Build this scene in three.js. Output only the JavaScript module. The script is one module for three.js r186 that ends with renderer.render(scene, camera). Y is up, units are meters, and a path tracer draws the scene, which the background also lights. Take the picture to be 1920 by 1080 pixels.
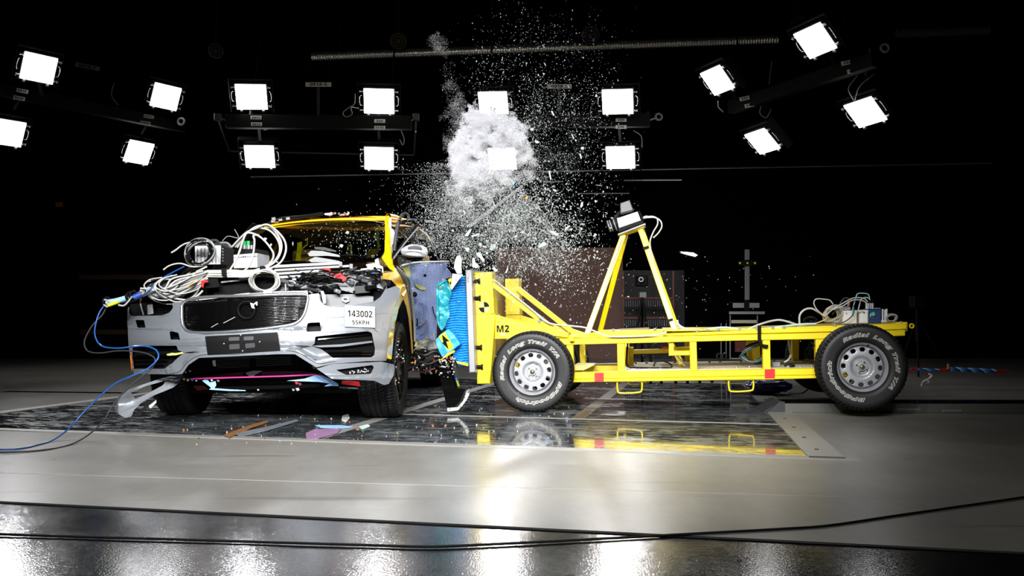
import * as THREE from 'three';
import { RoundedBoxGeometry } from 'three/addons/geometries/RoundedBoxGeometry.js';
import { TextGeometry } from 'three/addons/geometries/TextGeometry.js';
import { FontLoader } from 'three/addons/loaders/FontLoader.js';
import { RectAreaLightUniformsLib } from 'three/addons/lights/RectAreaLightUniformsLib.js';
import { TessellateModifier } from 'three/addons/modifiers/TessellateModifier.js';
import * as BGU from 'three/addons/utils/BufferGeometryUtils.js';
import { ImprovedNoise } from 'three/addons/math/ImprovedNoise.js';

// ---------- camera, sky, exposure ----------
const F = 1650, EYE = 0.77, PITCH = Math.atan(50 / F);            // focal length in pixels of a 1920 x 1080 frame
const scene = new THREE.Scene();
const camera = new THREE.PerspectiveCamera(2 * Math.atan(540 / F) * 180 / Math.PI, 1920 / 1080, 0.05, 60);
camera.position.set(0, EYE, 0); camera.rotation.x = PITCH;
scene.background = new THREE.Color(0x000000);                      // a closed hall without windows
const renderer = new THREE.WebGLRenderer({ antialias: true });
renderer.toneMapping = THREE.LinearToneMapping;
renderer.toneMappingExposure = 1.0;
renderer.shadowMap.enabled = true;
RectAreaLightUniformsLib.init();
const L_BACK = 16, L_FRONT = 86, GLOW = 12, CONE_BACK = 31, CONE_FRONT = 25;  // floodlights: candela over the crash and over the camera, glow of the glass, half cones

// ---------- helpers ----------
const V = (x, y, z) => new THREE.Vector3(x, y, z);
const cP = Math.cos(PITCH), sP = Math.sin(PITCH);
function rng(a) { return () => { a |= 0; a = a + 0x6D2B79F5 | 0; let t = Math.imul(a ^ a >>> 15, 1 | a); t = t + Math.imul(t ^ t >>> 7, 61 | t) ^ t; return ((t ^ t >>> 14) >>> 0) / 4294967296; }; }
const ray = (px, py) => { const x = (px - 960) / F, y = (540 - py) / F; return V(x, y * cP + sP, y * sP - cP); };
const at = (px, py, d) => { const r = ray(px, py); return r.multiplyScalar(d / -r.z).add(V(0, EYE, 0)); };           // point at distance d down the hall
const hit = (px, py, p, n) => { const r = ray(px, py), o = V(0, EYE, 0); return o.clone().addScaledVector(r, p.clone().sub(o).dot(n) / r.dot(n)); };
const ground = (px, py, h = 0) => hit(px, py, V(0, h, 0), V(0, 1, 0));
const noise = new ImprovedNoise();
const fbm = (x, y, z, o = 4) => { let s = 0, a = .5; for (let i = 0; i < o; i++) { s += a * noise.noise(x, y, z); x *= 2.03; y *= 2.03; z *= 2.03; a *= .5; } return s; };
const used = {};
const numbered = (n) => { used[n] = (used[n] || 0) + 1; return used[n] > 1 ? n + '_' + String(used[n] - 1).padStart(3, '0') : n; };
function worldUV(g) {                                              // box projection in metres
  if (!g.attributes.normal) g.computeVertexNormals();
  const p = g.attributes.position, n = g.attributes.normal, uv = new Float32Array(p.count * 2);
  for (let i = 0; i < p.count; i++) {
    const ax = Math.abs(n.getX(i)), ay = Math.abs(n.getY(i)), az = Math.abs(n.getZ(i));
    if (az >= ax && az >= ay) { uv[2 * i] = p.getX(i); uv[2 * i + 1] = p.getY(i); }
    else if (ax >= ay) { uv[2 * i] = p.getZ(i); uv[2 * i + 1] = p.getY(i); }
    else { uv[2 * i] = p.getX(i); uv[2 * i + 1] = p.getZ(i); }
  }
  g.setAttribute('uv', new THREE.BufferAttribute(uv, 2)); return g;
}
function mesh(name, g, m, parent = scene, label) {                  // geometry already in the parent's axes
  const o = new THREE.Mesh(g, m); o.name = parent === scene ? numbered(name) : name; o.castShadow = o.receiveShadow = true; parent.add(o);
  if (label) o.userData.label = label; return o;
}
function part(name, g, m, parent, label) {                          // geometry in world axes, moved into the parent's
  parent.updateWorldMatrix(true, false);
  return mesh(name, g.clone().applyMatrix4(parent.matrixWorld.clone().invert()), m, parent, label);
}
function tag(o, label, category, group) { o.userData.label = label; o.userData.category = category; if (group) o.userData.group = group; return o; }
function thing(name, label, category, p = V(0, 0, 0), group) { const o = new THREE.Group(); o.name = numbered(name); o.position.copy(p); scene.add(o); o.updateMatrixWorld(true); return tag(o, label, category, group); }
function single(name, g, m, label, category, group) {               // a thing that is one mesh, origin at its base
  g.computeBoundingBox(); const b = g.boundingBox, c = V((b.min.x + b.max.x) / 2, b.min.y, (b.min.z + b.max.z) / 2);
  const o = mesh(name, g.translate(-c.x, -c.y, -c.z), m); o.position.copy(c); return tag(o, label, category, group);
}
const merge = (a) => BGU.mergeGeometries(a.map((g) => { let q = g.index ? g.toNonIndexed() : g; if (!q.attributes.uv) q.setAttribute('uv', new THREE.BufferAttribute(new Float32Array(q.attributes.position.count * 2), 2)); for (const k of Object.keys(q.attributes)) if (!['position', 'normal', 'uv'].includes(k)) q.deleteAttribute(k); return q; }));
const basis = (x, y, z, p) => new THREE.Matrix4().makeBasis(x, y, z).setPosition(p);
function bar(a, b, w, h, up = V(0, 1, 0), r = .004) {                // box beam between two points, w across, h along up
  const z = b.clone().sub(a), l = z.length(); z.normalize();
  const x = up.clone().cross(z).normalize(), y = z.clone().cross(x);
  return new RoundedBoxGeometry(w, h, l, 1, Math.min(r, w / 3, h / 3)).applyMatrix4(basis(x, y, z, a.clone().lerp(b, .5)));
}
function rod(a, b, r, r2 = r, s = 12) {
  const y = b.clone().sub(a), l = y.length(); y.normalize();
  const x = Math.abs(y.y) > .9 ? V(1, 0, 0).cross(y).normalize() : V(0, 1, 0).cross(y).normalize();
  return new THREE.CylinderGeometry(r2, r, l, s).applyMatrix4(basis(x, y, x.clone().cross(y), a.clone().lerp(b, .5)));
}
const tube = (pts, r, closed = false, k = 6, s = 7) => new THREE.TubeGeometry(new THREE.CatmullRomCurve3(pts, closed, 'centripetal'), Math.max(8, pts.length * k), r, s, closed);
const cable = (list, r) => { const pts = list.map(([x, y, d]) => at(x, y, d)); const g = tube(pts, r); const ends = [pts[0], pts[pts.length - 1]].map((p) => new THREE.SphereGeometry(r, 7, 5).translate(p.x, p.y, p.z)); return merge([g, ...ends]); };
function rounded(pts, r, S = new THREE.Shape()) {                   // polygon with rounded corners
  const n = pts.length;
  for (let i = 0; i < n; i++) {
    const p = new THREE.Vector2(...pts[i]), a = new THREE.Vector2(...pts[(i + n - 1) % n]), b = new THREE.Vector2(...pts[(i + 1) % n]);
    const k = Math.min(r, p.distanceTo(a) * .45, p.distanceTo(b) * .45);
    const s = p.clone().add(a.sub(p).setLength(k)), e = p.clone().add(b.sub(p).setLength(k));
    i ? S.lineTo(s.x, s.y) : S.moveTo(s.x, s.y);
    r > 0 ? S.quadraticCurveTo(p.x, p.y, e.x, e.y) : S.lineTo(p.x, p.y);
  }
  S.closePath(); return S;
}
function panel(px, map, { holes = [], t = .004, max = 14, r = 0, crease = .6 } = {}) {   // sheet with thickness whose outline was traced in the photograph, laid on the surface map(px, py, inward)
  const flip = (l) => l.map(([x, y]) => [x, -y]);
  const S = rounded(flip(px), r); for (const h of holes) S.holes.push(rounded(flip(h), r, new THREE.Path()));
  let g = new TessellateModifier(max, 7).modify(new THREE.ShapeGeometry(S, 5)); if (g.index) g = g.toNonIndexed();
  const p = g.attributes.position, out = [];
  const P = (x, y, e) => { const q = map(x, -y, e); return [q.x, q.y, q.z]; };
  for (let i = 0; i < p.count; i++) out.push(...P(p.getX(i), p.getY(i), 0));
  for (let i = 0; i < p.count; i += 3) for (const k of [2, 1, 0]) out.push(...P(p.getX(i + k), p.getY(i + k), t));
  const loops = [S.getPoints(5), ...S.holes.map((h) => h.getPoints(5))];
  loops.forEach((l, k) => {
    if (THREE.ShapeUtils.isClockWise(l) === (k === 0)) l = l.slice().reverse();
    for (let i = 0; i < l.length; i++) {
      const a = l[i], b = l[(i + 1) % l.length], n = Math.max(1, Math.ceil(a.distanceTo(b) / max)); if (a.distanceTo(b) < 1e-6) continue;
      for (let j = 0; j < n; j++) {
        const s = a.clone().lerp(b, j / n), e = a.clone().lerp(b, (j + 1) / n), A = P(s.x, s.y, 0), B = P(e.x, e.y, 0), C = P(e.x, e.y, t), D = P(s.x, s.y, t);
        out.push(...A, ...D, ...B, ...B, ...D, ...C);
      }
    }
  });
  g = new THREE.BufferGeometry(); g.setAttribute('position', new THREE.BufferAttribute(new Float32Array(out), 3));
  return worldUV(BGU.toCreasedNormals(g, crease));
}
const onDepth = (d, k = 0, x0 = 0) => (x, y, e) => at(x, y, d + k * (x - x0) + e);  // an upright surface across the hall
const ext = (pts, depth, bevel = .004, r = 0, holes = []) => { const S = rounded(pts, r); for (const h of holes) S.holes.push(rounded(h, r, new THREE.Path())); return new THREE.ExtrudeGeometry(S, { depth, bevelEnabled: bevel > 0, bevelSize: bevel, bevelThickness: bevel, bevelSegments: 1, bevelOffset: -bevel, curveSegments: 6 }); };
const font = {}; for (const k of ['sans_bold', 'sans_regular']) font[k] = await new FontLoader().loadAsync('fonts/droid/droid_' + k + '.typeface.json');
function text(s, h, depth = .002, f = 'sans_bold', wide = 1) { const g = new TextGeometry(s, { font: font[f], size: h, depth, curveSegments: 4, bevelEnabled: false }); g.computeBoundingBox(); const b = g.boundingBox; return g.translate(-(b.min.x + b.max.x) / 2, -(b.min.y + b.max.y) / 2, 0).scale(wide, 1, 1); }

// ---------- textures and materials ----------
function tex(w, h, fn, srgb = true, rep = [1, 1]) {
  const d = new Uint8Array(w * h * 4);
  for (let y = 0; y < h; y++) for (let x = 0; x < w; x++) { const c = fn(x / w, y / h); const i = (y * w + x) * 4; for (let k = 0; k < 3; k++) d[i + k] = Math.max(0, Math.min(255, 255 * (Array.isArray(c) ? c[k] : c))); d[i + 3] = 255; }
  const t = new THREE.DataTexture(d, w, h); t.magFilter = THREE.LinearFilter; t.wrapS = t.wrapT = THREE.RepeatWrapping; t.repeat.set(...rep); if (srgb) t.colorSpace = THREE.SRGBColorSpace; t.needsUpdate = true; return t;
}
const std = (c, o = {}) => new THREE.MeshStandardMaterial({ color: c, roughness: .5, ...o });
const phy = (c, o = {}) => new THREE.MeshPhysicalMaterial({ color: c, roughness: .5, ...o });
const M = {
  black: phy(0x040405, { roughness: .6, specularIntensity: .3 }), gloss: phy(0x050506, { roughness: .16, clearcoat: .6 }), rubber: phy(0x080808, { roughness: .6, specularIntensity: .6 }), dark: phy(0x040404, { roughness: .8, specularIntensity: .25 }), joint: phy(0x050505, { roughness: 1, specularIntensity: 0 }),
  wallBlack: phy(0x040404, { roughness: 1, specularIntensity: 0 }), beam: phy(0x050505, { roughness: .7, specularIntensity: .3 }), chrome: std(0xd0d2d4, { metalness: .9, roughness: .22 }), alu: std(0xa2a4a6, { metalness: .55, roughness: .38 }), steel: std(0x9a9c9d, { metalness: .6, roughness: .45 }),
  white: std(0xcfcfcc, { roughness: .5 }), whiteCable: std(0xacaca6, { roughness: .4 }), grey: std(0x77797a, { roughness: .6 }), greyDark: std(0x2c2d2e, { roughness: .6 }),
  red: std(0xd01510, { roughness: .45 }), orange: std(0xe8761c), blue: std(0x1c6fc0, { roughness: .4 }), green: std(0x0aa04a), limeYellow: std(0xe8e01c, { roughness: .6 }),
  carYellow: phy(0xffc808, { roughness: .5, clearcoat: .9, clearcoatRoughness: .06 }), magenta: std(0xd83a92), maroon: std(0x4a1428), paleBlue: std(0x8fb6e6, { roughness: .6 }),
  barrierBlue: std(0x2f9ad0, { metalness: .25, roughness: .4 }), teal: std(0x1c8c9a, { roughness: .45, metalness: .2 }), glassBit: std(0xcfe3dc, { roughness: .25 }), navy: std(0x0c2a5c, { roughness: .4 }),
};
const wear = tex(512, 512, (x, y) => { const a = fbm(x * 9, y * 9, 1, 5), b = fbm(x * 60, y * 60, 4, 2); const s = a > .3 && b > .05 ? .88 : 1; const v = s * (1 + b * .05); return [v, v, v]; }, true, [1.3, 1.3]);
M.yellow = phy(0xead000, { roughness: .42, clearcoat: .3, clearcoatRoughness: .3, map: wear });
M.silver = phy(0x74787d, { metalness: .3, roughness: .42, clearcoat: .35, clearcoatRoughness: .2 });
M.lampGlow = std(0xffffff, { emissive: 0xffffff, emissiveIntensity: GLOW });

// ---------- the hall ----------
const hall = {};
function structure(name) { const o = new THREE.Group(); o.name = name; o.userData.kind = 'structure'; scene.add(o); return o; }
function slab(name, x0, y0, z0, x1, y1, z1, m) { const o = mesh(name, new THREE.BoxGeometry(x1 - x0, y1 - y0, z1 - z0).translate((x0 + x1) / 2, (y0 + y1) / 2, (z0 + z1) / 2), m); o.userData.kind = 'structure'; return o; }
const X0 = -11, X1 = 11, ZB = -15.5, ZF = 5, TOP = 6.2;
slab('ceiling', X0, TOP, ZB, X1, TOP + .2, ZF, M.wallBlack);
slab('wall_left', X0 - .2, 0, ZB, X0, TOP, ZF, M.wallBlack);
slab('wall_right', X1, 0, ZB, X1 + .2, TOP, ZF, M.wallBlack);
slab('wall_front', X0 - .2, 0, ZF, X1 + .2, TOP, ZF + .2, M.wallBlack);
{
  const w = structure('wall_back');
  mesh('wall_slab', new THREE.BoxGeometry(X1 - X0 + .4, TOP, .2).translate(0, TOP / 2, ZB - .1), M.wallBlack, w);
  // trapezoidal sheet cladding, brown only where lit, shade painted into the darker copy
  const brown = std(0x5c3d32, { roughness: .7 }), brownShade = std(0x120d0b, { roughness: .7 });
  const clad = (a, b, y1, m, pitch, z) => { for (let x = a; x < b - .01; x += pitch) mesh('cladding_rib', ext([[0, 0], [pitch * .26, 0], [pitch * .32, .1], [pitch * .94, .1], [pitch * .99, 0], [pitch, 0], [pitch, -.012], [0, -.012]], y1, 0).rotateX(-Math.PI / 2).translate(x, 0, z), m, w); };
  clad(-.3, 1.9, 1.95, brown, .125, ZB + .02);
  clad(1.95, 3.0, 1.55, brownShade, .12, ZB + .02);
}
// floor: painted slab, dark coated slab in front, and the glazed camera pit with its steel frame
{
  const fl = structure('floor');
  const g2 = (px, py) => { const p = ground(px, py); return [p.x, -p.z]; };
  const A = g2(0, 806), B = g2(1566, 861), dir = [(B[0] - A[0]), (B[1] - A[1])], dl = Math.hypot(...dir); dir[0] /= dl; dir[1] /= dl;
  const R2 = g2(1471, 774), rd = [R2[0] - B[0], R2[1] - B[1]], rl = Math.hypot(...rd); rd[0] /= rl; rd[1] /= rl;
  const L1 = g2(0, 773), L2 = g2(440, 716), ld = [L2[0] - L1[0], L2[1] - L1[1]], ll = Math.hypot(...ld); ld[0] /= ll; ld[1] /= ll;
  const far = 5.3, nl = [-dir[1], dir[0]];                           // away from the camera
  const at2 = (o, d, s) => [o[0] + d[0] * s, o[1] + d[1] * s];
  const cross = (p, d, q, e) => { const den = d[0] * e[1] - d[1] * e[0]; const s = ((q[0] - p[0]) * e[1] - (q[1] - p[1]) * e[0]) / den; return at2(p, d, s); };
  const NR = B, farP = at2(B, nl, far), FR = cross(B, rd, farP, dir), FL = cross(L1, ld, farP, dir), NL = cross(A, dir, L1, ld);
  hall.dir = dir; hall.nl = nl; hall.NR = NR;
  // seam between the light slab and the dark slab
  const S1 = g2(0, 941), S2 = g2(1100, 996), sd = [S2[0] - S1[0], S2[1] - S1[1]], sl = Math.hypot(...sd); sd[0] /= sl; sd[1] /= sl;
  const SL = at2(S1, sd, -12), SR = at2(S1, sd, 16);
  const lightMap = tex(1024, 1024, (x, y) => {
    const a = fbm(x * 5, y * 5, 2, 5), b = fbm(x * 70, y * 26, 7, 3), c = fbm(x * 3 + 9, y * 40, 3, 4), d = fbm(x * 220, y * 220, 5, 2);
    let v = .54 + a * .09 + b * .04 + d * .02; if (c > .3) v -= .10 * Math.min(1, (c - .3) * 8);
    return [v, v * .99, v * .965];
  }, true, [.22, .22]);
  const lightRough = tex(512, 512, (x, y) => { const a = fbm(x * 6, y * 6, 12, 4), b = fbm(x * 120, y * 120, 3, 3); const v = .32 + a * .10 + b * .03; return v; }, false, [.22, .22]);
  M.floorLight = phy(0xe6e4de, { map: lightMap, roughness: 1, roughnessMap: lightRough, specularIntensity: .5 });
  const darkMap = tex(512, 512, (x, y) => { const a = fbm(x * 6, y * 9, 22, 5), b = fbm(x * 90, y * 90, 7, 3); const v = .11 + a * .06 + b * .05; return [v, v, v * 1.0]; }, true, [.4, .4]);
  const darkRough = tex(512, 512, (x, y) => { const a = fbm(x * 8, y * 8, 32, 4), b = fbm(x * 100, y * 100, 9, 3); return .15 + a * .10 + b * .08; }, false, [.4, .4]);
  const darkBump = tex(1024, 1024, (x, y) => .5 + fbm(x * 130, y * 130, 5, 2) * .9, false, [1.1, 1.1]);
  M.floorDark = phy(0xcccccc, { map: darkMap, roughness: 1, roughnessMap: darkRough, bumpMap: darkBump, bumpScale: .0004, specularIntensity: 1, clearcoat: .3, clearcoatRoughness: .16 });
  const flat = (pts, h0, h1, holes = []) => worldUV(ext(pts, h1 - h0, 0, 0, holes).rotateX(-Math.PI / 2).translate(0, h0, 0));
  const BL = [X0 - 1, -ZB + .1], BR = [X1 + 1, -ZB + .1];
  const pit = [NL, NR, FR, FL];
  mesh('painted_slab', flat([SL, SR, [X1 + 1, 12], BR, BL, [X0 - 1, 8]], -.2, 0, [pit.slice().reverse()]), M.floorLight, fl);
  mesh('coated_slab', flat([[X0 - 1, -ZF - .2], [X1 + 1, -ZF - .2], SR, SL], -.2, -.002), M.floorDark, fl);
  mesh('seam_strip', flat([at2(SL, sd, 0), SR, at2(SR, nl, .028), at2(SL, nl, .028)].map((p) => at2(p, nl, -.02)), -.01, .0015), phy(0x0c0c0c, { roughness: .8, specularIntensity: .2 }), fl);
  for (const [a, b, w] of [[[0, 887], [1700, 935], .003], [[0, 735], [250, 738], .11]]) { const P = g2(...a), Q = g2(...b); mesh('floor_joint', flat([P, Q, at2(Q, nl, w), at2(P, nl, w)].map((p) => p), -.01, .001), w > .02 ? M.joint : std(0x9a9a96), fl); }
  // the pit: dark well, glass plates between steel bars
  const P = (s, v) => at2(at2(NR, dir, s), nl, v);                  // s to the right from the near right corner, v away
  mesh('pit_bed', flat([at2(NL, nl, -.1), at2(NR, nl, -.1), at2(FR, nl, .1), at2(FL, nl, .1)], -.2, -.05), M.dark, fl);
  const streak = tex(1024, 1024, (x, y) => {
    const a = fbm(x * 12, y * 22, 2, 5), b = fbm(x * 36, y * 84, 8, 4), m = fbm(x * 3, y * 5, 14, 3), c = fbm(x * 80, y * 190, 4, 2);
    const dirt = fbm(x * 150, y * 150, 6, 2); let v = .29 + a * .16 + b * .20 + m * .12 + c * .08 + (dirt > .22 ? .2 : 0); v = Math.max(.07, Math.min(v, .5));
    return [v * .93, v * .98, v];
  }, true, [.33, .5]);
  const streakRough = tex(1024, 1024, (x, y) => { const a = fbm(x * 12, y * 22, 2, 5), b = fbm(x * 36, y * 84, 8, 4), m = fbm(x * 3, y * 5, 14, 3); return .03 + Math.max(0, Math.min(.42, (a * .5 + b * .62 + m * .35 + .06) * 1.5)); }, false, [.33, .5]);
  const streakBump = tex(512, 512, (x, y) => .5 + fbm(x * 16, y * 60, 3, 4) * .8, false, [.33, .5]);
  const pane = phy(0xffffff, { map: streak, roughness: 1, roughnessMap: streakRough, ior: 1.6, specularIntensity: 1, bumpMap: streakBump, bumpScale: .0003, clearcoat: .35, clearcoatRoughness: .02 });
  const strip = std(0x8c8a84, { roughness: .45, metalness: .2 }), stripDark = std(0x3c3a38, { roughness: .5 });
  const rowV = [0.06, 1.5, 3.1, 4.2, 5.24], COLS = (i) => i ? [-9, -6.6, -3.05, -1.62] : [-9, -6.6, -3.05];
  const clip = (s, v) => { const e = cross(P(s, v), dir, B, rd), l = cross(P(s, v), dir, L1, ld), p = P(s, v); const inn = .1; const pr = at2(e, dir, -inn), pl = at2(l, dir, inn); return p[0] > pr[0] ? pr : p[0] < pl[0] ? pl : p; };
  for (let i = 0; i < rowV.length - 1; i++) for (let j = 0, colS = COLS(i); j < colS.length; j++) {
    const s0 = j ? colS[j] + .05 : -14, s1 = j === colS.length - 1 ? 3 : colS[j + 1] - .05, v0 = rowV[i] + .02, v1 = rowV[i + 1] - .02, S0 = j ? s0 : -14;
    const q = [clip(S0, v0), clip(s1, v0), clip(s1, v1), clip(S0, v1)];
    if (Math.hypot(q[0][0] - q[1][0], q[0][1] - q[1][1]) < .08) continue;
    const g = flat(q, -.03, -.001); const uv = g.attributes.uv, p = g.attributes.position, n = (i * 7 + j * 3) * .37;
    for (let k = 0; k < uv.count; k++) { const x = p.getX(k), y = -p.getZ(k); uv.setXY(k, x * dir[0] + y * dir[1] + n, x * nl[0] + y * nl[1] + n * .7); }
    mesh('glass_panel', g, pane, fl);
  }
  for (const v of rowV.slice(1, -1)) mesh('steel_bar', flat([clip(-14, v - .018), clip(3, v - .018), clip(3, v + .018), clip(-14, v + .018)], -.04, .001), strip, fl);
  for (let i = 0; i < rowV.length - 1; i++) for (const s of COLS(i).slice(1)) mesh('steel_bar', flat([clip(s - .05, rowV[i] + .02), clip(s + .05, rowV[i] + .02), clip(s + .05, rowV[i + 1] - .02), clip(s - .05, rowV[i + 1] - .02)], -.04, .0), s > -2 ? std(0x5e5240, { roughness: .6 }) : strip, fl);
  const edge = (a, b, d, w0, w1) => flat([at2(a, d, w0), at2(b, d, w0), at2(b, d, w1), at2(a, d, w1)], -.04, .004);
  mesh('steel_edge', edge(NL, at2(NR, dir, .12), nl, -.03, .06), strip, fl);
  mesh('steel_edge', edge(FL, FR, nl, -.06, .04), strip, fl);
  mesh('steel_edge', edge(NR, FR, dir, -.13, .06), strip, fl);
  mesh('steel_edge', edge(NL, FL, dir, -.04, .09), strip, fl);
  for (let i = 0; i < 7; i++) { const p = at2(at2(NR, rd, .3 + i * .5), dir, -.05); mesh('bolt', new THREE.CylinderGeometry(.012, .012, .006, 8).translate(p[0], .006, -p[1]), stripDark, fl); }
}

// ---------- floodlights ----------
const LW = .42, LH = .357, D2R = Math.PI / 180;
function makeLamp() {
  const o = new THREE.Group();
  mesh('housing', new RoundedBoxGeometry(LW + .035, LH + .035, .10, 2, .012).translate(0, 0, -.056), M.greyDark, o);
  mesh('cooling_box', new RoundedBoxGeometry(LW - .1, LH - .1, .09, 2, .012).translate(0, 0, -.14), M.black, o);
  mesh('glass', new RoundedBoxGeometry(LW, LH, .016, 2, .006).translate(0, 0, -.002), M.lampGlow, o, 'glowing white front glass');
  for (const sx of [-1, 1]) {
    for (const sy of [-1, 1]) mesh('corner_clamp', merge([rod(V(sx * (LW / 2 + .012), sy * LH * .38, -.01), V(sx * (LW / 2 + .06), sy * LH * .38, -.01), .013), rod(V(sx * (LW / 2 + .05), sy * LH * .38, -.01), V(sx * (LW / 2 + .062), sy * LH * .38, -.01), .019)]), M.chrome, o);
    mesh('handle', tube([V(sx * (LW / 2 + .02), .07, -.04), V(sx * (LW / 2 + .055), .065, -.02), V(sx * (LW / 2 + .055), -.065, -.02), V(sx * (LW / 2 + .02), -.07, -.04)], .007), M.chrome, o);
    mesh('foot', new RoundedBoxGeometry(.035, .03, .03, 1, .006).translate(sx * LW * .36, -LH / 2 - .028, -.01), M.chrome, o);
    mesh('yoke_plate', new RoundedBoxGeometry(.012, LH + .12, .12, 1, .004).translate(sx * (LW / 2 + .085), 0, -.09), M.black, o);
  }
  mesh('yoke_bridge', new RoundedBoxGeometry(LW + .18, .03, .12, 1, .006).translate(0, LH / 2 + .06, -.09), M.black, o);
  return o;
}
const lampProto = makeLamp();
function placeLamp(p, yaw, pit, roll, label, group, I, arm, cone = CONE_BACK, soft = .75) {
  const o = lampProto.clone(); o.name = numbered('floodlight'); scene.add(o);
  o.position.copy(p); o.rotation.order = 'YXZ'; o.rotation.set(pit * D2R, yaw * D2R, roll * D2R); o.updateMatrixWorld(true);
  tag(o, label, 'floodlight', group);
  const l = new THREE.SpotLight(0xfdfdff, I, 0, cone * D2R, soft, 2); l.position.set(0, 0, .14); const up = pit > 22 && arm && p.z < -5 ? (pit - 22) * D2R : 0; l.target.position.set(0, Math.sin(up) * 2, .14 + Math.cos(up) * 2);   l.castShadow = true; l.shadow.radius = 6.5; l.name = 'floodlight_light'; o.add(l); o.add(l.target);
  if (arm) { const b = o.localToWorld(V(0, 0, -.18)); part('mount_arm', bar(b, arm, .04, .04), M.black, o); }
  return o;
}
const G = 'square floodlights hung over the crash';
const plateM = M.white;
function lampBar(name, label, a, b, h, plates, extra) {              // dark beam that carries floodlights, with the printed number plates on its face
  const o = thing(name, label, 'lamp bar', a.clone().lerp(b, .5).add(V(0, -h / 2, 0)));
  part('beam', bar(a, b, .12, h), M.beam, o);
  for (const t of [.12, .88]) { const c = a.clone().lerp(b, t); part('hanger', rod(c.clone().add(V(0, 0, -.05)), V(c.x, TOP, c.z - 1.0), .012), M.beam, o); }
  for (const [s, x, y, d, rot, w = .155] of plates) {
    const c = at(x, y, d), q = new THREE.Matrix4().makeRotationZ(rot).setPosition(c);
    const p = part('number_plate', new RoundedBoxGeometry(w, .05, .006, 1, .002).applyMatrix4(q), plateM, o);
    part('lettering', text(s, .03, .002, 'sans_bold', 1.25).translate(0, 0, .003).applyMatrix4(q), M.black, p);
  }
  if (extra) extra(o); return o;
}
const bends = (o, list) => { for (const c of list) part('lamp_wire', cable(c, .006), M.grey, o); };
lampBar('lamp_bar', 'dark beam with plates EX11, EX12, EX9 and EX10 above the car', at(425, 228, 12.5), at(772, 231, 12.5), .19, [['EX11', 480, 220.5, 12.42, -.01], ['EX12', 481, 233, 12.42, -.01], ['EX9', 712, 227, 12.42, -.01], ['EX10', 712, 239.5, 12.42, -.01]], (o) => {
  for (const x of [409, 780]) { part('end_clamp', new RoundedBoxGeometry(.09, .1, .09, 2, .01).applyMatrix4(basis(V(1, 0, 0), V(0, 1, 0), V(0, 0, 1), at(x, 220, 12.5))), M.greyDark, o); part('spindle', rod(at(x, 220, 12.5), at(x < 600 ? 425 : 772, 226, 12.5), .012), M.steel, o); }
  part('trapeze', merge([rod(at(409, 222, 12.5), at(431, 284, 13.5), .012), rod(at(431, 284, 13.5), at(776, 291, 13.5), .014), rod(at(776, 291, 13.5), at(780, 228, 12.5), .014)]), M.greyDark, o);
  bends(o, [[[666, 176, 12.3], [664, 195, 12.3], [655, 201, 12.3], [643, 212, 12.3], [648, 219, 12.3], [660, 214, 12.3], [658, 202, 12.3], [672, 203, 12.4]], [[752, 245, 12.3], [758, 262, 12.3], [755, 272, 12.3], [750, 262, 12.3]], [[495, 244, 12.3], [500, 243, 12.3], [509, 240, 12.3]]]);
});
lampBar('lamp_bar', 'dark beam with plates EX5 and EX6 behind the white cloud', at(880, 228, 12.5), at(1218, 226, 12.5), .19, [['EX5', 1164.5, 225, 12.42, 0], ['EX6', 1164.5, 238, 12.42, 0]], (o) => {
  part('end_ring', new THREE.TorusGeometry(.045, .016, 8, 20).applyMatrix4(new THREE.Matrix4().setPosition(at(1235, 219, 12.5))), M.grey, o);
  part('spindle', rod(at(1218, 225, 12.5), at(1230, 221, 12.5), .012), M.steel, o);
  bends(o, [[[1120, 185, 12.3], [1107, 205, 12.3], [1110, 220, 12.3], [1125, 215, 12.3]], [[1188, 245, 12.3], [1202, 255, 12.3], [1204, 276, 12.3]]]);
});
lampBar('lamp_bar', 'dark sloping beam with plates EX13 to EX16 left of the car', at(-30, 163, 11.65), at(345, 238, 13.9), .17, [['EX15', 42, 170.5, 11.6, -.2], ['EX16', 36, 184, 11.6, -.2], ['EX13', 279, 218.5, 13.2, -.17], ['EX14', 272.5, 230.5, 13.2, -.17]], (o) => {
  part('end_ring', new THREE.TorusGeometry(.05, .018, 8, 20).applyMatrix4(new THREE.Matrix4().setPosition(at(340, 228, 13.6))), M.grey, o);
  bends(o, [[[214, 155, 12.8], [209, 178, 12.8], [221, 197, 12.8]]]);
});
lampBar('lamp_bar', 'dark sloping beam with plates EX1 to EX4 high over the yellow trolley', at(1370, 202, 11.9), at(1640, 112, 10.1), .17, [['EX1', 1588.5, 117.5, 10.3, .2, .14], ['EX2', 1599.5, 133, 10.3, .2, .14], ['EX3', 1396, 184.5, 11.55, .22, .13], ['EX4', 1405.5, 197.5, 11.55, .22, .13]], (o) => {
  part('end_ring', new THREE.TorusGeometry(.045, .014, 8, 16).applyMatrix4(new THREE.Matrix4().setPosition(at(1659, 90, 10))), M.grey, o);
  bends(o, [[[1608, 141, 10.3], [1591, 165, 10.3], [1600, 188, 10.5]], [[1640, 138, 10.3], [1612, 162, 10.3], [1602, 188, 10.5]], [[1630, 92, 10.2], [1633, 105, 10.2], [1642, 115, 10.2]], [[1427, 199, 11.5], [1425, 212, 11.5], [1436, 221, 11.5], [1446, 205, 11.5]], [[1447, 115, 11.6], [1442, 158, 11.6]], [[1346, 190, 11.6], [1347, 201, 11.6], [1356, 210, 11.6]]]);
});
const B1 = (x) => at(x, 228, 12.5);
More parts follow.
